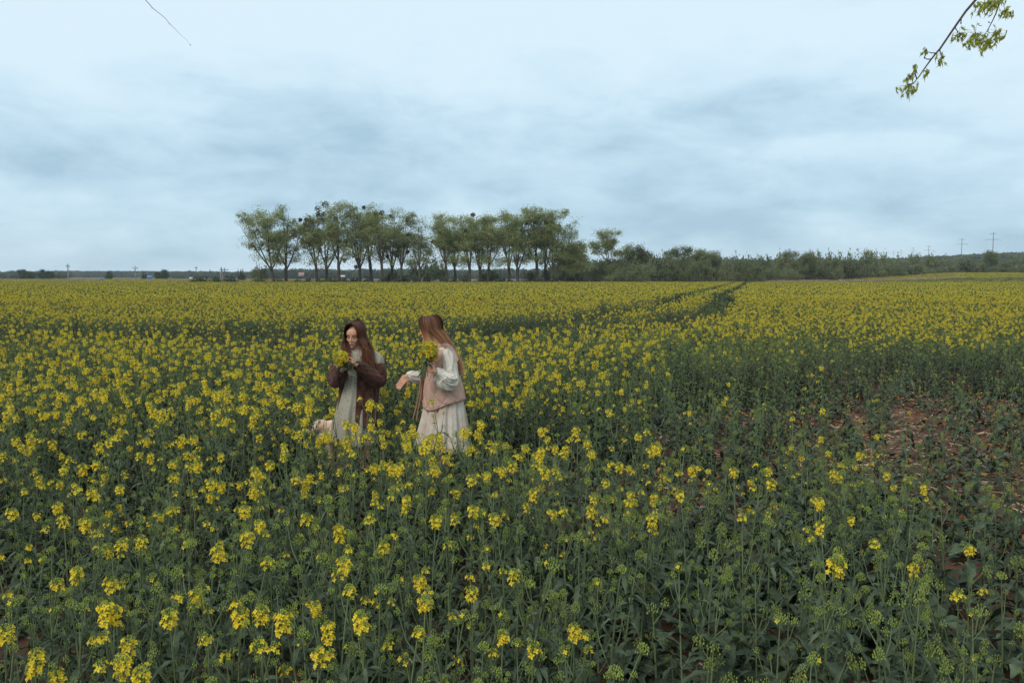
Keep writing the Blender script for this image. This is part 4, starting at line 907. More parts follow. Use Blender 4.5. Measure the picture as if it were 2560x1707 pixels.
def face_parts(Hm, root):
    for s in (-1, 1):
        f = lambda *a: np.array(Hm@Vector(a))
        g = MB(); g.tube([f(s*.014, -.087, .017), f(s*.028, -.085, .021), f(s*.044, -.074, .015)], [.0028, .0032, .0016], 6); g.build('eyebrow', M['brow'], root)
        g = MB(); g.ell(f(s*.028, -.0665, -.003), (.0115, .0070, .0070), Hm, 12, 8); g.build('eyelid', M['skin'], root)
        g = MB(); g.tube([f(s*.015, -.0735, -.005), f(s*.022, -.0765, -.0085), f(s*.030, -.0765, -.009), f(s*.041, -.071, -.005)], [.0014, .0026, .0028, .0018], 6); g.build('eyelashes', M['brow'], root)
    g = MB(); g.ell(f(0, -.0850, -.0565), (.0135, .0050, .0030), Hm, 12, 8); g.ell(f(0, -.0855, -.0625), (.0115, .0055, .0042), Hm, 12, 8); g.build('lips', M['lip'], root)
def hand(g, wrist, palm_dir, side_dir, curl, size=1.0, thumb=1, spreadf=0.10, length=1.0):
    """palm_dir = wrist to knuckles, side_dir = towards the index finger, fingers curl about side_dir"""
    p = np.asarray(palm_dir, float); p /= np.linalg.norm(p); s_ = np.asarray(side_dir, float); s_ -= p*(s_@p); s_ /= np.linalg.norm(s_); n_ = np.cross(p, s_)
    w0 = np.asarray(wrist, float); L = .078*size; kn = w0+p*L
    for k in range(4):
        o_ = s_*(.026-.0172*k)*size; g.tube([w0+o_*.7+p*.006, w0+p*L*.5+o_, kn+o_], [.0115*size, .0118*size, .0095*size], 8); g.ell(kn+o_, (.0095*size,)*3, None, 8, 6)
    g.tube([w0-p*.02, w0+p*.02], [.019*size, .021*size], 10)
    for k, fl in enumerate((.066, .073, .069, .055)):
        o_ = s_*(.026-.0172*k)*size; q_ = kn+o_; d = p+s_*(.5-k/3)*spreadf*2; d /= np.linalg.norm(d); pp = [q_]; a = 0
        for j, seg in enumerate((.45, .32, .23)):
            a += curl[j] if j < len(curl) else curl[-1]; dd = d*math.cos(a)+n_*math.sin(a); q_ = q_+dd*fl*seg*size*length; pp.append(q_)
        g.tube(pp, np.array([.0082, .0075, .0068, .0058])*size, 8)
        for pt in pp[1:]: g.ell(pt, (.0062*size,)*3, None, 8, 5)
    t0 = w0+p*.020+s_*.022*size; tp = [t0, t0+(s_*.026+p*.020+n_*thumb*.012)*size, t0+(s_*.030+p*.046+n_*thumb*.026)*size, t0+(s_*.026+p*.064+n_*thumb*.038)*size]
    g.tube(tp, np.array([.0120, .0098, .0085, .0065])*size, 8)
    for pt in tp: g.ell(pt, (.0075*size,)*3, None, 8, 5)

def interp_sections(S, n):
    """S rows: cx,cy,cz,rx,ry ; Catmull-like smooth interpolation on index"""
    S = np.array(S, float); t = np.linspace(0, len(S)-1, n); i = np.clip(t.astype(int), 0, len(S)-2); f = (t-i)[:, None]
    a = S[np.clip(i-1, 0, len(S)-1)]; b = S[i]; c = S[i+1]; d = S[np.clip(i+2, 0, len(S)-1)]
    return 0.5*((2*b)+(-a+c)*f+(2*a-5*b+4*c-d)*f*f+(-a+3*b-3*c+d)*f**3)
def loft(S, nr=60, ns=96, t0=0, t1=2*PI, fold=None, thick=0.0, hem=None, yaw=0.0):
    """surface of stacked ellipses. theta 0 = towards the camera (-y), +90 deg = +x. fold(t, th)->radius multiplier"""
    Q_ = interp_sections(S, nr); closed = abs(t1-t0-2*PI) < 1e-6
    th = np.linspace(t0, t1, ns, endpoint=not closed); V = np.zeros((nr, ns, 3))
    for i in range(nr):
        t = i/(nr-1); cx, cy, cz, rx, ry = Q_[i]; k = fold(t, th) if fold is not None else 1.0
        lx = np.sin(th+yaw)*rx*k; ly = -np.cos(th+yaw)*ry*k
        V[i, :, 0] = cx+lx; V[i, :, 1] = cy+ly; V[i, :, 2] = cz
        if hem is not None: V[i, :, 2] += hem(t, th)
    def grid_faces(off, flip=False):
        a = np.arange(nr-1)[:, None]*ns; b = np.arange(ns if closed else ns-1)[None]; b2 = (b+1) % ns
        F = np.stack([a+b, a+b2, a+ns+b2, a+ns+b], -1).reshape(-1, 4)+off
        return F[:, ::-1] if flip else F
    g = MB(); g.add(V.reshape(-1, 3), grid_faces(0))
    if thick:
        c = V.mean(1, keepdims=True); inn = V+(c-V)/(np.linalg.norm(V-c, axis=2, keepdims=True)+1e-9)*thick
        base = g.n; g.add(inn.reshape(-1, 3), grid_faces(0, True))
        # rim at hem and at open edges
        last = (nr-1)*ns; rim = []
        for b in range(ns if closed else ns-1): rim.append([last+b, last+(b+1) % ns, base+last+(b+1) % ns, base+last+b]); rim.append([b, base+b, base+(b+1) % ns, (b+1) % ns])
        if not closed:
            for a in range(nr-1):
                rim.append([a*ns, (a+1)*ns, base+(a+1)*ns, base+a*ns]); rim.append([a*ns+ns-1, base+a*ns+ns-1, base+(a+1)*ns+ns-1, (a+1)*ns+ns-1])
        g.f.append((np.array(rim), 0))
    return g
def sleeve(pts, rad, wr=0.10, seed=0, n=80, k=84):
    """puffed tube along an arm with gathered wrinkles"""
    pts = [np.asarray(p, float) for p in pts]; S = np.array([[*p, r_, r_] for p, r_ in zip(pts, rad)]); Q_ = interp_sections(S, n)
    c = Q_[:, :3]; t = np.gradient(c, axis=0); t /= np.linalg.norm(t, axis=1)[:, None]
    a = np.cross(t, [0.1, 1.0, 0.2]); a /= np.linalg.norm(a, axis=1)[:, None]; b = np.cross(t, a); th = np.arange(k)*2*PI/k
    r_ = random.Random(seed); ph = [r_.uniform(0, 6) for _ in range(6)]
    T, TH = np.meshgrid(np.linspace(0, 1, n), th, indexing='ij')
    rg_ = lambda a: 1-2*np.abs(np.sin(a/2))**.8
    w_ = 1+wr*(0.40*np.sin(3*TH+7*T+ph[0])+0.40*rg_(9*TH+11*np.sin(3*T+ph[1])+ph[2])*(.3+.7*T)+0.30*rg_(30*T-3*TH+ph[2]+1.5*np.sin(2*TH+ph[5]))*np.abs(np.sin(TH+ph[3]))+0.25*rg_(17*TH+9*T+ph[4])*T)
    V = c[:, None]+(a[:, None]*np.cos(TH)[..., None]+b[:, None]*np.sin(TH)[..., None])*(Q_[:, 3][:, None]*w_)[..., None]
    i = np.arange(n-1)[:, None]*k; j = np.arange(k)[None]; j2 = (j+1) % k
    g = MB(); g.add(V.reshape(-1, 3), np.stack([i+j, i+j2, i+k+j2, i+k+j], -1).reshape(-1, 4))
    g.add(np.vstack([V[0], c[0]]), [[q, k, (q+1) % k] for q in range(k)])
    return g
def fuzz(g, n, L, seed):
    r = np.random.default_rng(seed); V = np.vstack(g.v); F = np.vstack([f for f, m in g.f if f.shape[1] == 4]); f = F[r.integers(0, len(F), n)]
    w_ = r.dirichlet(np.ones(4), n); c = (V[f]*w_[..., None]).sum(1); nr_ = np.cross(V[f[:, 1]]-V[f[:, 0]], V[f[:, 3]]-V[f[:, 0]]); nr_ /= np.linalg.norm(nr_, axis=1)[:, None]+1e-9
    nr_ *= r.choice([-1, 1], (n, 1)); d = nr_+r.normal(0, .7, (n, 3)); sd_ = np.cross(d, rnd(n)); sd_ /= np.linalg.norm(sd_, axis=1)[:, None]+1e-9
    Vn = np.stack([c-sd_*.0009, c+sd_*.0009, c+d*L*r.uniform(.3, 1, (n, 1))], 1).reshape(-1, 3); g.add(Vn, np.arange(3*n).reshape(n, 3))
def hair(Hm, ends, n, a0, wav, seed, mt, root, part=(-.055, .06), width=.0046, layer=.012, tint=0.5, sidebias=0.5, cut=None, puff=1.0):
    r = random.Random(seed); g = MB(); hc = np.array(Hm.to_translation())
    ra, rb, rc = .0785*puff, .098*puff, .100
    for i in range(n):
        s = 1 if r.random() < sidebias else -1; u_ = r.random(); lay = r.random()*layer
        az = R(a0+(178-a0)*u_); yp = part[0]+(part[1]-part[0])*u_
        loc = []
        for k in range(6):
            ph = R(6+92*k/5); t = k/5
            tx, ty = math.sin(az)*s, -math.cos(az)
            x_ = (ra+lay)*min(1, math.sin(ph)**.72)*tx; y_ = yp*(1-t)**1.3+(rb+lay)*math.sin(ph)*ty+.010; z_ = .014+(rc+lay)*math.cos(ph)
            if k == 0: x_ = s*.004
            loc.append(np.array(Hm@Vector((x_, y_, z_))))
        P3 = loc[-1]; E, Mid = ends(s, u_, r, P3)
        for k in range(1, 10):
            t = k/9; q_ = (1-t)**2*P3+2*t*(1-t)*Mid+t*t*E
            amp = wav*min(1, t*2)
            q_ = q_+np.array([math.sin(t*15+s*2+u_*6+(i % 5)*.35)*amp, math.cos(t*12+u_*5+(i % 3)*.4)*amp*.7, 0]); loc.append(q_)
        pts_ = np.array(loc); tn = np.gradient(pts_, axis=0); outw = pts_-hc; outw[6:] = outw[6:]*[1, 1, 0]+[0, -.02, 0]
        sd_ = np.cross(tn, outw); sd_ /= np.linalg.norm(sd_, axis=1)[:, None]+1e-9
        sd_ += rnd(1)*.5
        m = len(pts_); wd = width*np.interp(np.linspace(0, 1, m), [0, .1, .7, 1], [.5, 1, .9, .12])[:, None]*r.uniform(.6, 1.2)
        V = np.stack([pts_-sd_*wd/2, pts_+sd_*wd/2], 1).reshape(-1, 3); F = [[2*k, 2*k+1, 2*k+3, 2*k+2] for k in range(m-1)]
        tv = np.clip(np.linspace(0, 1, m)**1.5*.9+r.uniform(-tint, tint)*.45, 0, 1); g.add(V, F, 0, np.repeat(tv, 2))
    # scalp cap under the strands
    V = []; F = []; nu, nv = 36, 14
    for i in range(nv+1):
        ph = R(8*i)
        for j in range(nu):
            az = 2*PI*j/nu; dz = abs(((math.degrees(az)+180) % 360)-180); lim_ = R(34) if dz < a0-6 else R(112); p_ = min(ph, lim_)
            V.append(np.array(Hm@Vector((math.sin(az)*math.sin(p_)*.0765, -math.cos(az)*math.sin(p_)*.0955+.010, .014+.0975*math.cos(p_)))))
    for i in range(nv):
        for j in range(nu): F.append([i*nu+j, (i+1)*nu+j, (i+1)*nu+(j+1) % nu, i*nu+(j+1) % nu])
    g.add(V, F, 0, np.full(len(V), .08))
    return g.build('hair', mt, root, attr=True)
def bouquet(name, label, cen, axis, rad, grip, seed, nh, tail):
    r = random.Random(seed); root = empty(name, grip); tag(root, label, 'bouquet'); ax = Vector(axis).normalized()
    st = MB()
    for i in range(nh):
        th = i*2.39996; rr = math.sqrt((i+.5)/nh); u_ = ax.orthogonal().normalized(); v_ = ax.cross(u_)
        d = (u_*math.cos(th)+v_*math.sin(th))*rad*rr; up = ax*rad*(0.75-1.1*rr*rr+r.uniform(-.25, .25)); p = Vector(cen)+d+up
        keyv = r.choice(['B1', 'B2', 'B3', 'B4', 'B0', 'H2', 'H3', 'G1'] if i % 3 else ['B4', 'B3', 'B2'])
        f, b, _ = SPEC[keyv]['main']; dirv = (p-Vector(grip)).normalized(); m4 = Matrix.Translation(p-Vector(grip))@dirv.to_track_quat('Z', 'Y').to_matrix().to_4x4()@Matrix.Scale(1.0, 4)
        if f.v:
            o = bpy.data.objects.new('flower_head', part_mesh((keyv, 'f'), f, 'flower_head', [M['petal'], M['bud']])); col.objects.link(o); o.parent = root; o.matrix_local = m4
            o2 = bpy.data.objects.new('bud_cluster', part_mesh((keyv, 'b'), b, 'bud_cluster', M['bud'])); col.objects.link(o2); o2.parent = o
        else:
            o = bpy.data.objects.new('bud_cluster', part_mesh((keyv, 'b'), b, 'bud_cluster', M['bud'])); col.objects.link(o); o.parent = root; o.matrix_local = m4
        j = Vector((r.gauss(0, .007), r.gauss(0, .007), r.gauss(0, .004)))
        e_ = Vector(grip)-ax*tail*r.uniform(.6, 1)+j*3
        st.tube([np.array(p-dirv*.02), np.array((p+Vector(grip)*2)/3+j), np.array(Vector(grip)+j), np.array(e_)], [.0022, .0026, .003, .003], 5)
    st.build('stems', M['stem'], root)
    for i in range(12):
        th = i*1.9; t = r.uniform(-.4, 1.0); base = Vector(grip)+ax*t*rad*1.2 if i % 3 else Vector(grip)-ax*tail*r.uniform(.2, .9)
        o = bpy.data.objects.new('leaf', LEAF_ME[i % 5]); col.objects.link(o); o.parent = root
        o.matrix_local = Matrix.Translation(base-Vector(grip))@(ax.to_track_quat('Z', 'Y').to_matrix().to_4x4())@Euler((r.uniform(-.4, .6), 0, th)).to_matrix().to_4x4()@Matrix.Scale(r.uniform(.5, .8), 4)
    return root

def shoes(root, feet, toe):
    for f in feet:
        g = MB(); f = np.array(f); toe = np.array(toe); g.ell(f+toe*.06+[0, 0, .035], (.040, .040, .035), None, 12, 8); g.ell(f+toe*.11+[0, 0, .028], (.036, .036, .026), None, 12, 8); g.ell(f+[0, 0, .035], (.038, .038, .035), None, 12, 8)
        g.tube([f+[0, 0, .03], f+[0, 0, .10], f+[0, 0, .17]], [.040, .042, .046], 12); g.box(f+toe*.05+[0, 0, .008], [.045+abs(toe[0])*.05, .045+abs(toe[1])*.05, .009]); g.build('boot', M['boot'], root)

# ---- left person: brown cardigan slipped off the shoulders
def person_left():
    x0 = float(W(890, 1100)[0]); root = empty('person', (x0, D, 0)); tag(root, 'person with wavy brown hair in a loose brown cardigan, looking down at yellow flowers', 'person')
    Hm = head_matrix(W(887, 838, -.01), R(-14), R(11), R(3))
    g = MB(); head(g, Hm)
    limb(g, [np.array(Hm@Vector((0, .015, -.06))), W(893, 874, .02)], [.040, .046]); limb(g, [W(893, 872, .02), W(894, 900, .02), W(891, 945, .02), W(889, 985, .02), W(888, 1018, .02)], [.055, .095, .088, .098, .10], 16)
    SR = W(928, 888, .02); SL = W(861, 888, .01); limb(g, [W(894, 886, .02), SR], [.06, .045]); limb(g, [W(894, 886, .02), SL], [.06, .045])
    ER = W(942, 942, -.02); EL = W(845, 944, -.04); WR = W(889, 912, -.22); WL = W(856, 924, -.21)
    limb(g, [SR, ER, WR], [.040, .032, .021]); limb(g, [SL, EL, WL], [.040, .032, .021])
    for s in (-1, 1):
        hx_ = x0+s*.075; limb(g, [np.array([hx_, D+.02, .76]), np.array([hx_, D, .42]), np.array([hx_, D+.02, .08])], [.082, .055, .036])
    hand(g, WL+np.array([.003, -.002, .006]), np.array([.75, -.25, .62]), np.array([-.55, -.30, .75]), (.25, .35, .3), .92, -1, .16)
    hand(g, WR, np.array([-.85, -.2, .25]), np.array([.1, -.5, .8]), (.5, .6, .5), .85, 1, .05)
    me = remesh(g, .0042, 'body'); sockets(me, Hm)
    me.materials.clear(); me.materials.append(M['skin']); me.transform(Matrix.Translation(-root.location)); o = bpy.data.objects.new('body', me); col.objects.link(o); o.parent = root
    face_parts(Hm, root)
    # dress
    def S(px, py, hw, dep, dy=0.02): p = W(px, py, dy); return [*p, hw*PXM, dep]
    def fold(t, th):
        a = np.clip((t-.30)/.7, 0, 1); return 1+a*(.10*np.sin(9*th+1.5+2*t)+.05*np.sin(17*th+4)+.03*np.sin(5*th+3*t))+.012*np.sin(31*th)*(1-a)*(t < .25)
    dr = loft([S(893, 872, 14, .052), S(893, 878, 25, .070), S(894, 886, 36, .088), S(894, 905, 36, .105), S(892, 940, 33, .105), S(890, 985, 38, .135), S(886, 1030, 45, .17), S(884, 1068, 50, .195), S(883, 1102, 54, .21)], 90, 140, fold=fold, thick=.003,
              hem=lambda t, th: -.02*t*np.sin(2*th))
    dr.build('dress', M['print'], root)
    g = MB(); c = W(893, 870, .02); g.tube([c+np.array([math.sin(a)*.050, -math.cos(a)*.050, .004*math.sin(a*9)]) for a in np.linspace(0, 2*PI, 40)], .006, 6); g.build('collar', M['print'], root)
    for (a, b, c2, d2, sd) in ((SR+[-.008, -.01, .012], W(942, 900, .0), W(944, 925, -.01), ER, 3), (SL+[.008, -.01, .012], W(853, 902, -.01), W(848, 925, -.03), EL, 4)):
        sleeve([a, b, c2, d2], [.046, .062, .060, .045], .12, sd).build('dress_sleeve', M['print'], root)
    # cardigan body: open at the front
    def cf(t, th): return 1+.05*np.sin(7*th+2)*t+.035*np.sin(15*th+5*t)+.02*np.sin(12*t+2*th)
    def ch_(t, th): return t*(-.05*np.sin(th*.5)**2+.09*(np.sin(th-R(200)) > 0)*np.sin(th-R(200))*0.9)+.006*np.sin(40*th)*(t > .97)
    cd = loft([S(896, 918, 50, .135, .035), S(897, 940, 52, .145, .04), S(897, 965, 49, .15, .04), S(896, 1000, 50, .165, .04), S(895, 1030, 50, .185, .04), S(895, 1058, 51, .20, .04)], 70, 120, t0=R(3), t1=R(318), fold=cf, thick=.012, hem=ch_)
    fuzz(cd, 7000, .012, 3); cd.build('cardigan', M['knit'], root)
    for (pts_, rad, sd) in (([W(933, 906, .03), W(944, 918, -.0), ER+[.012, 0, .01], ER+[.004, -.035, -.016], (ER+WR)/2+[0, -.005, -.006], WR*.8+ER*.2, WR*.99+ER*.01], [.060, .078, .082, .080, .066, .052, .036], 5),
                           ([W(866, 908, .02), W(848, 920, -.01), EL+[-.012, 0, .01], EL+[-.006, -.04, -.012], (EL+WL)/2+[-.004, -.004, -.01], WL*.8+EL*.2, WL*.97+EL*.03], [.052, .072, .078, .076, .066, .052, .034], 6)):
        s_ = sleeve(pts_, rad, .13, sd); fuzz(s_, 4500, .013, sd); s_.build('cardigan_sleeve', M['knit'], root)
    # hair
    def ends(s, u_, r, p):
        if s > 0:   # image right: long, in front of the shoulder
            ex = 902+28*r.random()+12*u_+r.gauss(0, 4); ey = 907+r.gauss(0, 16)-8*u_; dy_ = -.115-.03*r.random()+.16*max(0, u_-.55)
            E = W(ex, ey, dy_); Mid = W(913+16*u_+r.gauss(0, 4), 866, -.085+.12*u_)
            return E, np.array(Mid)
        ex = 852+26*r.random()+r.gauss(0, 5); ey = 898+r.gauss(0, 14); E = W(ex, ey, -.10-.03*r.random()+.13*u_); Mid = W(859-6*u_+r.gauss(0, 5), 860, -.06+.10*u_); return E, Mid
    hair(Hm, ends, 2600, 44, .0052, 11, M['hair1'], root, width=.0042, layer=.020, sidebias=.56, part=(-.070, .06))
    shoes(root, [(x0-.075, D+.02, 0), (x0+.075, D+.02, 0)], (0, -1, 0))
    cen = W(847, 889, -.28); grip = W(868, 914, -.25)
    bouquet('flower_bouquet', 'round yellow bouquet held low by the person in the brown cardigan', cen, Vector(cen)-Vector(grip), .074, grip, 4, 26, .07)
person_left()

# ---- right person: quilted pink vest over a cream dress, seen from the side
def person_right():
    x0 = float(W(1106, 1100)[0]); root = empty('person', (x0, D, 0)); tag(root, 'person with very long straight auburn hair in a pink quilted vest over a cream dress', 'person')
    Hm = head_matrix(W(1076, 823, .0), R(-82), R(6), 0)
    g = MB(); head(g, Hm)
    limb(g, [np.array(Hm@Vector((0, .018, -.06))), W(1100, 868, 0)], [.040, .046]); limb(g, [W(1102, 868, 0), W(1106, 895, 0), W(1108, 945, 0), W(1108, 985, 0), W(1108, 1018, 0)], [.055, .098, .090, .10, .105], 16)
    SN = W(1118, 880, -.13); SF = W(1098, 882, .13); limb(g, [W(1106, 884, 0), SN+[0, .02, -.01]], [.06, .036]); limb(g, [W(1106, 884, 0), SF], [.06, .045])
    EN = W(1128, 945, -.13); WN = W(1087, 928, -.285); EF = W(1068, 938, .12); WF = W(1017, 940, .02)
    limb(g, [SN, EN, WN], [.040, .032, .021]); limb(g, [SF, EF, WF], [.040, .032, .021])
    for s in (-1, 1):
        limb(g, [np.array([x0, D+s*.075, .78]), np.array([x0-.02*s, D+s*.07, .43]), np.array([x0+.02*s, D+s*.07, .08])], [.085, .056, .037])
    # near hand closes round the stems
    hand(g, WN, np.array([-.85, -.15, .50]), np.array([.35, -.1, .95]), (.75, .85, .6), .95, 1, .04)
    # far hand droops
    hand(g, WF, np.array([-.62, -.1, -.78]), np.array([.70, -.35, -.62]), (-.10, .25, .25), .98, -1, .02, 1.0)
    me = remesh(g, .0042, 'body'); sockets(me, Hm)
    me.materials.clear(); me.materials.append(M['skin']); me.transform(Matrix.Translation(-root.location)); o = bpy.data.objects.new('body', me); col.objects.link(o); o.parent = root
    face_parts(Hm, root)
    def S(px, py, hw, dep, dy=0.0): p = W(px, py, dy); return [*p, hw*PXM, dep]
    def fold(t, th):
        a = np.clip((t-.05)/.9, 0, 1)**.7; return 1+a*(.10*np.sin(11*th+1.0+1.5*t)+.06*np.sin(23*th+4+2*t)+.03*np.sin(5*th+2*t))
    dr = loft([S(1106, 965, 36, .13), S(1108, 990, 44, .155), S(1110, 1015, 50, .17), S(1110, 1045, 55, .19), S(1109, 1075, 60, .205), S(1109, 1100, 64, .22), S(1109, 1114, 66, .225)], 80, 160, fold=fold, thick=.003, hem=lambda t, th: -.03*t*np.cos(th-R(60)))
    dr.build('dress', M['skirt'], root)
    # dress yoke under the vest
    loft([S(1104, 866, 13, .052), S(1105, 874, 26, .10), S(1106, 886, 31, .14), S(1107, 920, 34, .125), S(1107, 970, 36, .13)], 30, 60, thick=.003).build('dress_yoke', M['cream'], root)
    def quilt(t, th):
        u_ = th*2.6; v_ = t*6.5; a = np.abs(np.sin((u_+v_)*PI/2)); b = np.abs(np.sin((u_-v_)*PI/2)); q_ = np.minimum(a, b)
        return 1+.060*q_**.35-.045+.018*np.sin(3*th+4*t)
    def vh(t, th):   # front panel hangs lower than the back, rounded corner
        f = np.exp(-((th-R(-35))/R(42))**2); return t**2*(-.055*f+.02*np.sin(th)+.03*np.exp(-((th+R(86))/R(14))**2))
    vest = loft([S(1106, 872, 27, .105), S(1107, 882, 35, .140), S(1106, 898, 38, .150), S(1105, 925, 41, .150), S(1107, 955, 47, .165), S(1109, 985, 52, .18), S(1110, 1001, 54, .185)], 110, 240, t0=R(-92), t1=R(232), fold=quilt, thick=.010, hem=vh)
    vest.build('vest', M['pink'], root)
    # piping on the hem
    V = np.vstack(vest.v)[:110*240].reshape(110, 240, 3); e1 = V[-1]; g = MB(); g.tube(e1, .0058, 6); g.build('vest_hem', M['pinkdark'], root)
    g = MB(); g.tube(V[4:, 0], .0055, 6); g.build('vest_edge', M['pinkdark'], root)
    # far front panel, hanging open
    g = MB(); A = [W(1058, 905, .02), W(1052, 950, .0), W(1049, 985, .0), W(1052, 1004, .01)]; B = [W(1066, 905, .06), W(1062, 950, .06), W(1060, 985, .06), W(1062, 1006, .06)]
    g.add([A[0], A[1], A[2], A[3], B[0], B[1], B[2], B[3], *[p+np.array([.004, .008, 0]) for p in A]], [[0, 1, 5, 4], [1, 2, 6, 5], [2, 3, 7, 6], [0, 8, 9, 1], [1, 9, 10, 2], [2, 10, 11, 3]]); g.build('vest_panel', M['pinkdark'], root)
    # ties
    for (pp, r_) in (([(1054, 930), (1049, 975), (1041, 1015), (1032, 1048)], .0), ([(1056, 932), (1053, 985), (1046, 1020), (1041, 1050)], .01)):
        g = MB(); pts_ = [W(a, b, -.03+r_) for a, b in pp]
        V_ = []; 
        for k, p in enumerate(pts_): V_ += [p+[-.0055, 0, 0], p+[.0055, .003, 0], p+[-.0055, .0025, 0], p+[.0055, .0055, 0]]
        F_ = []
        for k in range(3):
            b = 4*k; F_ += [[b, b+1, b+5, b+4], [b+2, b+6, b+7, b+3], [b, b+4, b+6, b+2], [b+1, b+3, b+7, b+5]]
        g.add(V_, F_); g.build('tie', M['tan'], root)
    # gathered frill round the near armhole, running over the shoulder
    pp = [W(1097, 870, -.13), W(1105, 863, -.165), W(1115, 863, -.19), W(1125, 869, -.20), W(1133, 879, -.20), W(1139, 891, -.19), W(1143, 903, -.17)]
    Q_ = interp_sections([[*p, 0, 0] for p in pp], 90)[:, :3]; g = MB(); V_ = []
    for k, p in enumerate(Q_):
        wv = .006*math.sin(k*.9); V_ += [p, p+np.array([.013+.005*math.sin(k*.9), -.014+wv, .014+.005*math.cos(k*.9)]), p+np.array([-.008, .022, -.014])]
    F_ = []
    for k in range(89): b = 3*k; F_ += [[b, b+1, b+4, b+3], [b, b+3, b+5, b+2]]
    g.add(V_, F_); g.build('frill', M['frill'], root)
    # sleeves
    up = [SN+[-.004, -.004, .018], W(1122, 900, -.155), W(1126, 925, -.16), EN+[.0, -.03, -.012], EN+[-.035, -.075, -.018], (EN+WN)/2+[-.012, -.02, -.012], WN*.85+EN*.15, WN*.98+EN*.02]
    sleeve(up, [.050, .060, .066, .082, .084, .072, .044, .023], .26, 7, 96, 96).build('sleeve', M['cream'], root)
    g = MB(); c = WN+(EN-WN)*.03; a = (EN-WN)/np.linalg.norm(EN-WN); u_ = np.cross(a, [0, 0, 1]); u_ /= np.linalg.norm(u_); v_ = np.cross(a, u_)
    V_ = []; 
    for k in range(48): an = 2*PI*k/48; d = u_*math.cos(an)+v_*math.sin(an); V_ += [c+a*.006+d*.022, c-a*.014+d*(.030+.006*math.sin(k*1.57*.75*2))]
    g.add(V_, [[2*k, 2*k+1, (2*k+3) % 96, (2*k+2) % 96] for k in range(48)]); g.build('cuff', M['cream'], root)
    fp = [SF+[-.004, 0, .0], W(1082, 912, .14), EF+[.0, .0, -.01], (EF+WF)/2+[0, 0, -.012], WF*.88+EF*.12, WF*.99+EF*.01]
    sleeve(fp, [.045, .062, .068, .062, .046, .024], .15, 8).build('sleeve', M['cream'], root)
    def ends(s, u_, r, p):
        k = r.random(); ex = 1132+29*k**.8+r.gauss(0, 2.5); ey = 893+36*k+r.gauss(0, 8)
        E = W(ex, ey, s*-.0+.02-.10*(s > 0)*0+r.gauss(0, .05)-.03); 
        cur = u_ < .30 and p[1] < D
        if cur: E = W(1084+r.gauss(0, 7), 884+r.gauss(0, 8), -.115-.02*r.random()); return E, np.array([p[0]*.6+W(1080, 850)[0]*.4, p[1]*.9+(D-.10)*.1, W(0, 850)[2]])
        Mid = np.array(p)*.35+W(1128+r.gauss(0, 5)+9*k, 852, r.gauss(0, .03)-.02)*.65; Mid[2] = W(0, 850, 0)[2]; return E, Mid
    hair(Hm, ends, 2900, 26, .0022, 12, M['hair2'], root, width=.0048, layer=.012, part=(-.072, .05), tint=.45)
    shoes(root, [(x0, D-.07, 0), (x0, D+.07, 0)], (-1, 0, 0))
    grip = W(1064, 917, -.30); cen = W(1075, 872, -.28)
    bouquet('flower_bouquet', 'upright yellow bouquet held at the chest of the person in the pink vest', cen, Vector(cen)-Vector(grip), .090, grip, 9, 30, .11)
person_right()

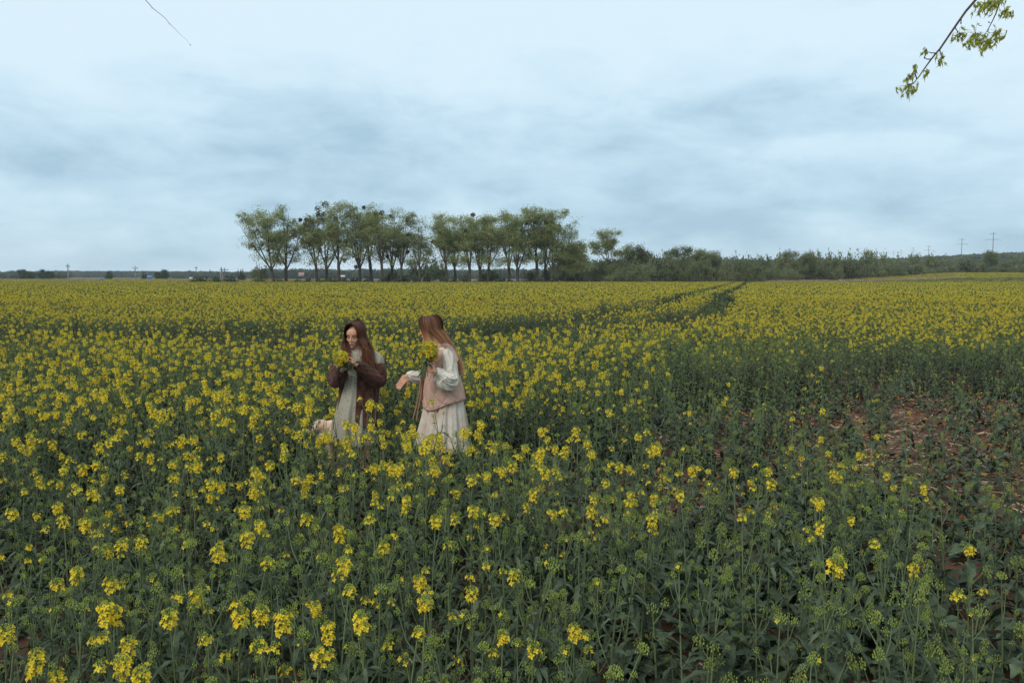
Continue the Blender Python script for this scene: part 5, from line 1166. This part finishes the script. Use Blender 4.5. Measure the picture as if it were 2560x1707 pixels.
# ---- dog half hidden in the crop
def dog():
    dx, dy = DOG; root = empty('dog', (dx+.12, dy, 0)); tag(root, 'pale cream dog half hidden in the plants left of the person in brown', 'dog')
    g = MB(); b = lambda px, z_, o=0.0: np.array([(px-1280)/FPX*dy, dy+o, z_])
    limb(g, [b(828, .43, -.02), b(848, .425, .08), b(868, .42, .24), b(882, .42, .38)], [.125, .135, .115, .11], 18)
    limb(g, [b(826, .45, -.02), b(812, .48, -.05), b(802, .505, -.07)], [.115, .085, .070], 14)
    g.ell(b(800, .515, -.08), (.072, .066, .062), None, 18, 12); g.ell(b(791, .50, -.11), (.050, .048, .042), None, 14, 10); limb(g, [b(788, .495, -.12), b(778, .475, -.15)], [.037, .026])
    for (px, o) in ((822, -.06), (840, .03)): limb(g, [b(px, .38, o), b(px+3, .22, o), b(px+1, .10, o), b(px, .035, o)], [.062, .036, .028, .026]); limb(g, [b(px, .03, o), b(px-9, .025, o-.03)], [.030, .024])
    for (px, o) in ((872, .30), (892, .38)): limb(g, [b(px, .38, o), b(px-8, .25, o), b(px+8, .14, o+.05), b(px+4, .04, o+.03)], [.085, .055, .030, .025]); limb(g, [b(px+4, .03, o+.03), b(px-6, .025, o)], [.030, .024])
    limb(g, [b(885, .46, .44), b(890, .44, .52), b(886, .36, .56)], [.035, .030, .018])
    me = remesh(g, .008, 'body', 4); me.materials.clear(); me.materials.append(M['fur']); me.transform(Matrix.Translation(-root.location)); o = bpy.data.objects.new('body', me); col.objects.link(o); o.parent = root
    for (px, o_, ln) in ((807, -.045, .016), (797, -.115, -.012)):
        g = MB(); c = b(px, .56, o_); g.add([c+[-.020, .010, -.02], c+[.022, -.006, -.025], c+[.000, -.016, -.02], c+[.004, .016, -.02], c+[ln, 0, .035]], [[0, 2, 4], [2, 1, 4], [1, 3, 4], [3, 0, 4]]); g.build('ear', M['furw'], root)
    g = MB(); g.ell(b(775.5, .480, -.155), (.012, .013, .010), None, 10, 8); g.build('nose', M['black'], root)
    g = MB(); g.ell(b(786, .473, -.125), (.040, .036, .022), None, 14, 8); g.build('white_muzzle', M['furw'], root)
    g = MB(); g.ell(b(806, .41, -.075), (.060, .060, .075), None, 14, 10); g.build('white_chest', M['furw'], root)
    for px, o_ in ((795, -.152), (788, -.085)):
        g = MB(); g.ell(b(px, .525, o_), (.007, .007, .007), None, 8, 6); g.build('eye', M['black'], root)
dog()

# ------------------------------------------------------------------ haze
def haze():
    g = MB(); g.box([0, 900, 29], [2400, 1500, 31]); o = g.build('haze', bpy.data.materials.new('air'), smooth=False); tag(o, 'thin pale air over the whole field', 'haze', None, 'stuff')
    m = o.data.materials[0]; m.use_nodes = True; n = m.node_tree.nodes; n.clear(); v = n.new('ShaderNodeVolumePrincipled'); ou = n.new('ShaderNodeOutputMaterial')
    v.inputs['Color'].default_value = (.80, .88, .95, 1); v.inputs['Density'].default_value = .00016; m.node_tree.links.new(v.outputs[0], ou.inputs['Volume'])
haze()

# ------------------------------------------------------------------ look-alikes: tell them apart by their order from the left
def order_labels():
    words = 'leftmost,second,third,fourth,fifth,sixth,seventh,eighth,ninth,tenth,eleventh,twelfth,thirteenth,fourteenth,fifteenth,sixteenth,seventeenth,eighteenth,nineteenth,twentieth'.split(',')
    by = {}
    for o in bpy.data.objects:
        if o.parent is None and 'label' in o and 'group' in o: by.setdefault(o['label'], []).append(o)
    for lab, L in by.items():
        if len(L) < 2: continue
        L.sort(key=lambda o: o.location.x/max(o.location.y, .1))
        for k, o in enumerate(L):
            o['label'] = lab+(', leftmost there' if k == 0 else ', rightmost there' if k == len(L)-1 else ', %s from left' % (words[k] if k < len(words) else 'twenty-'+words[k-20].replace('leftmost', 'first')))
order_labels()
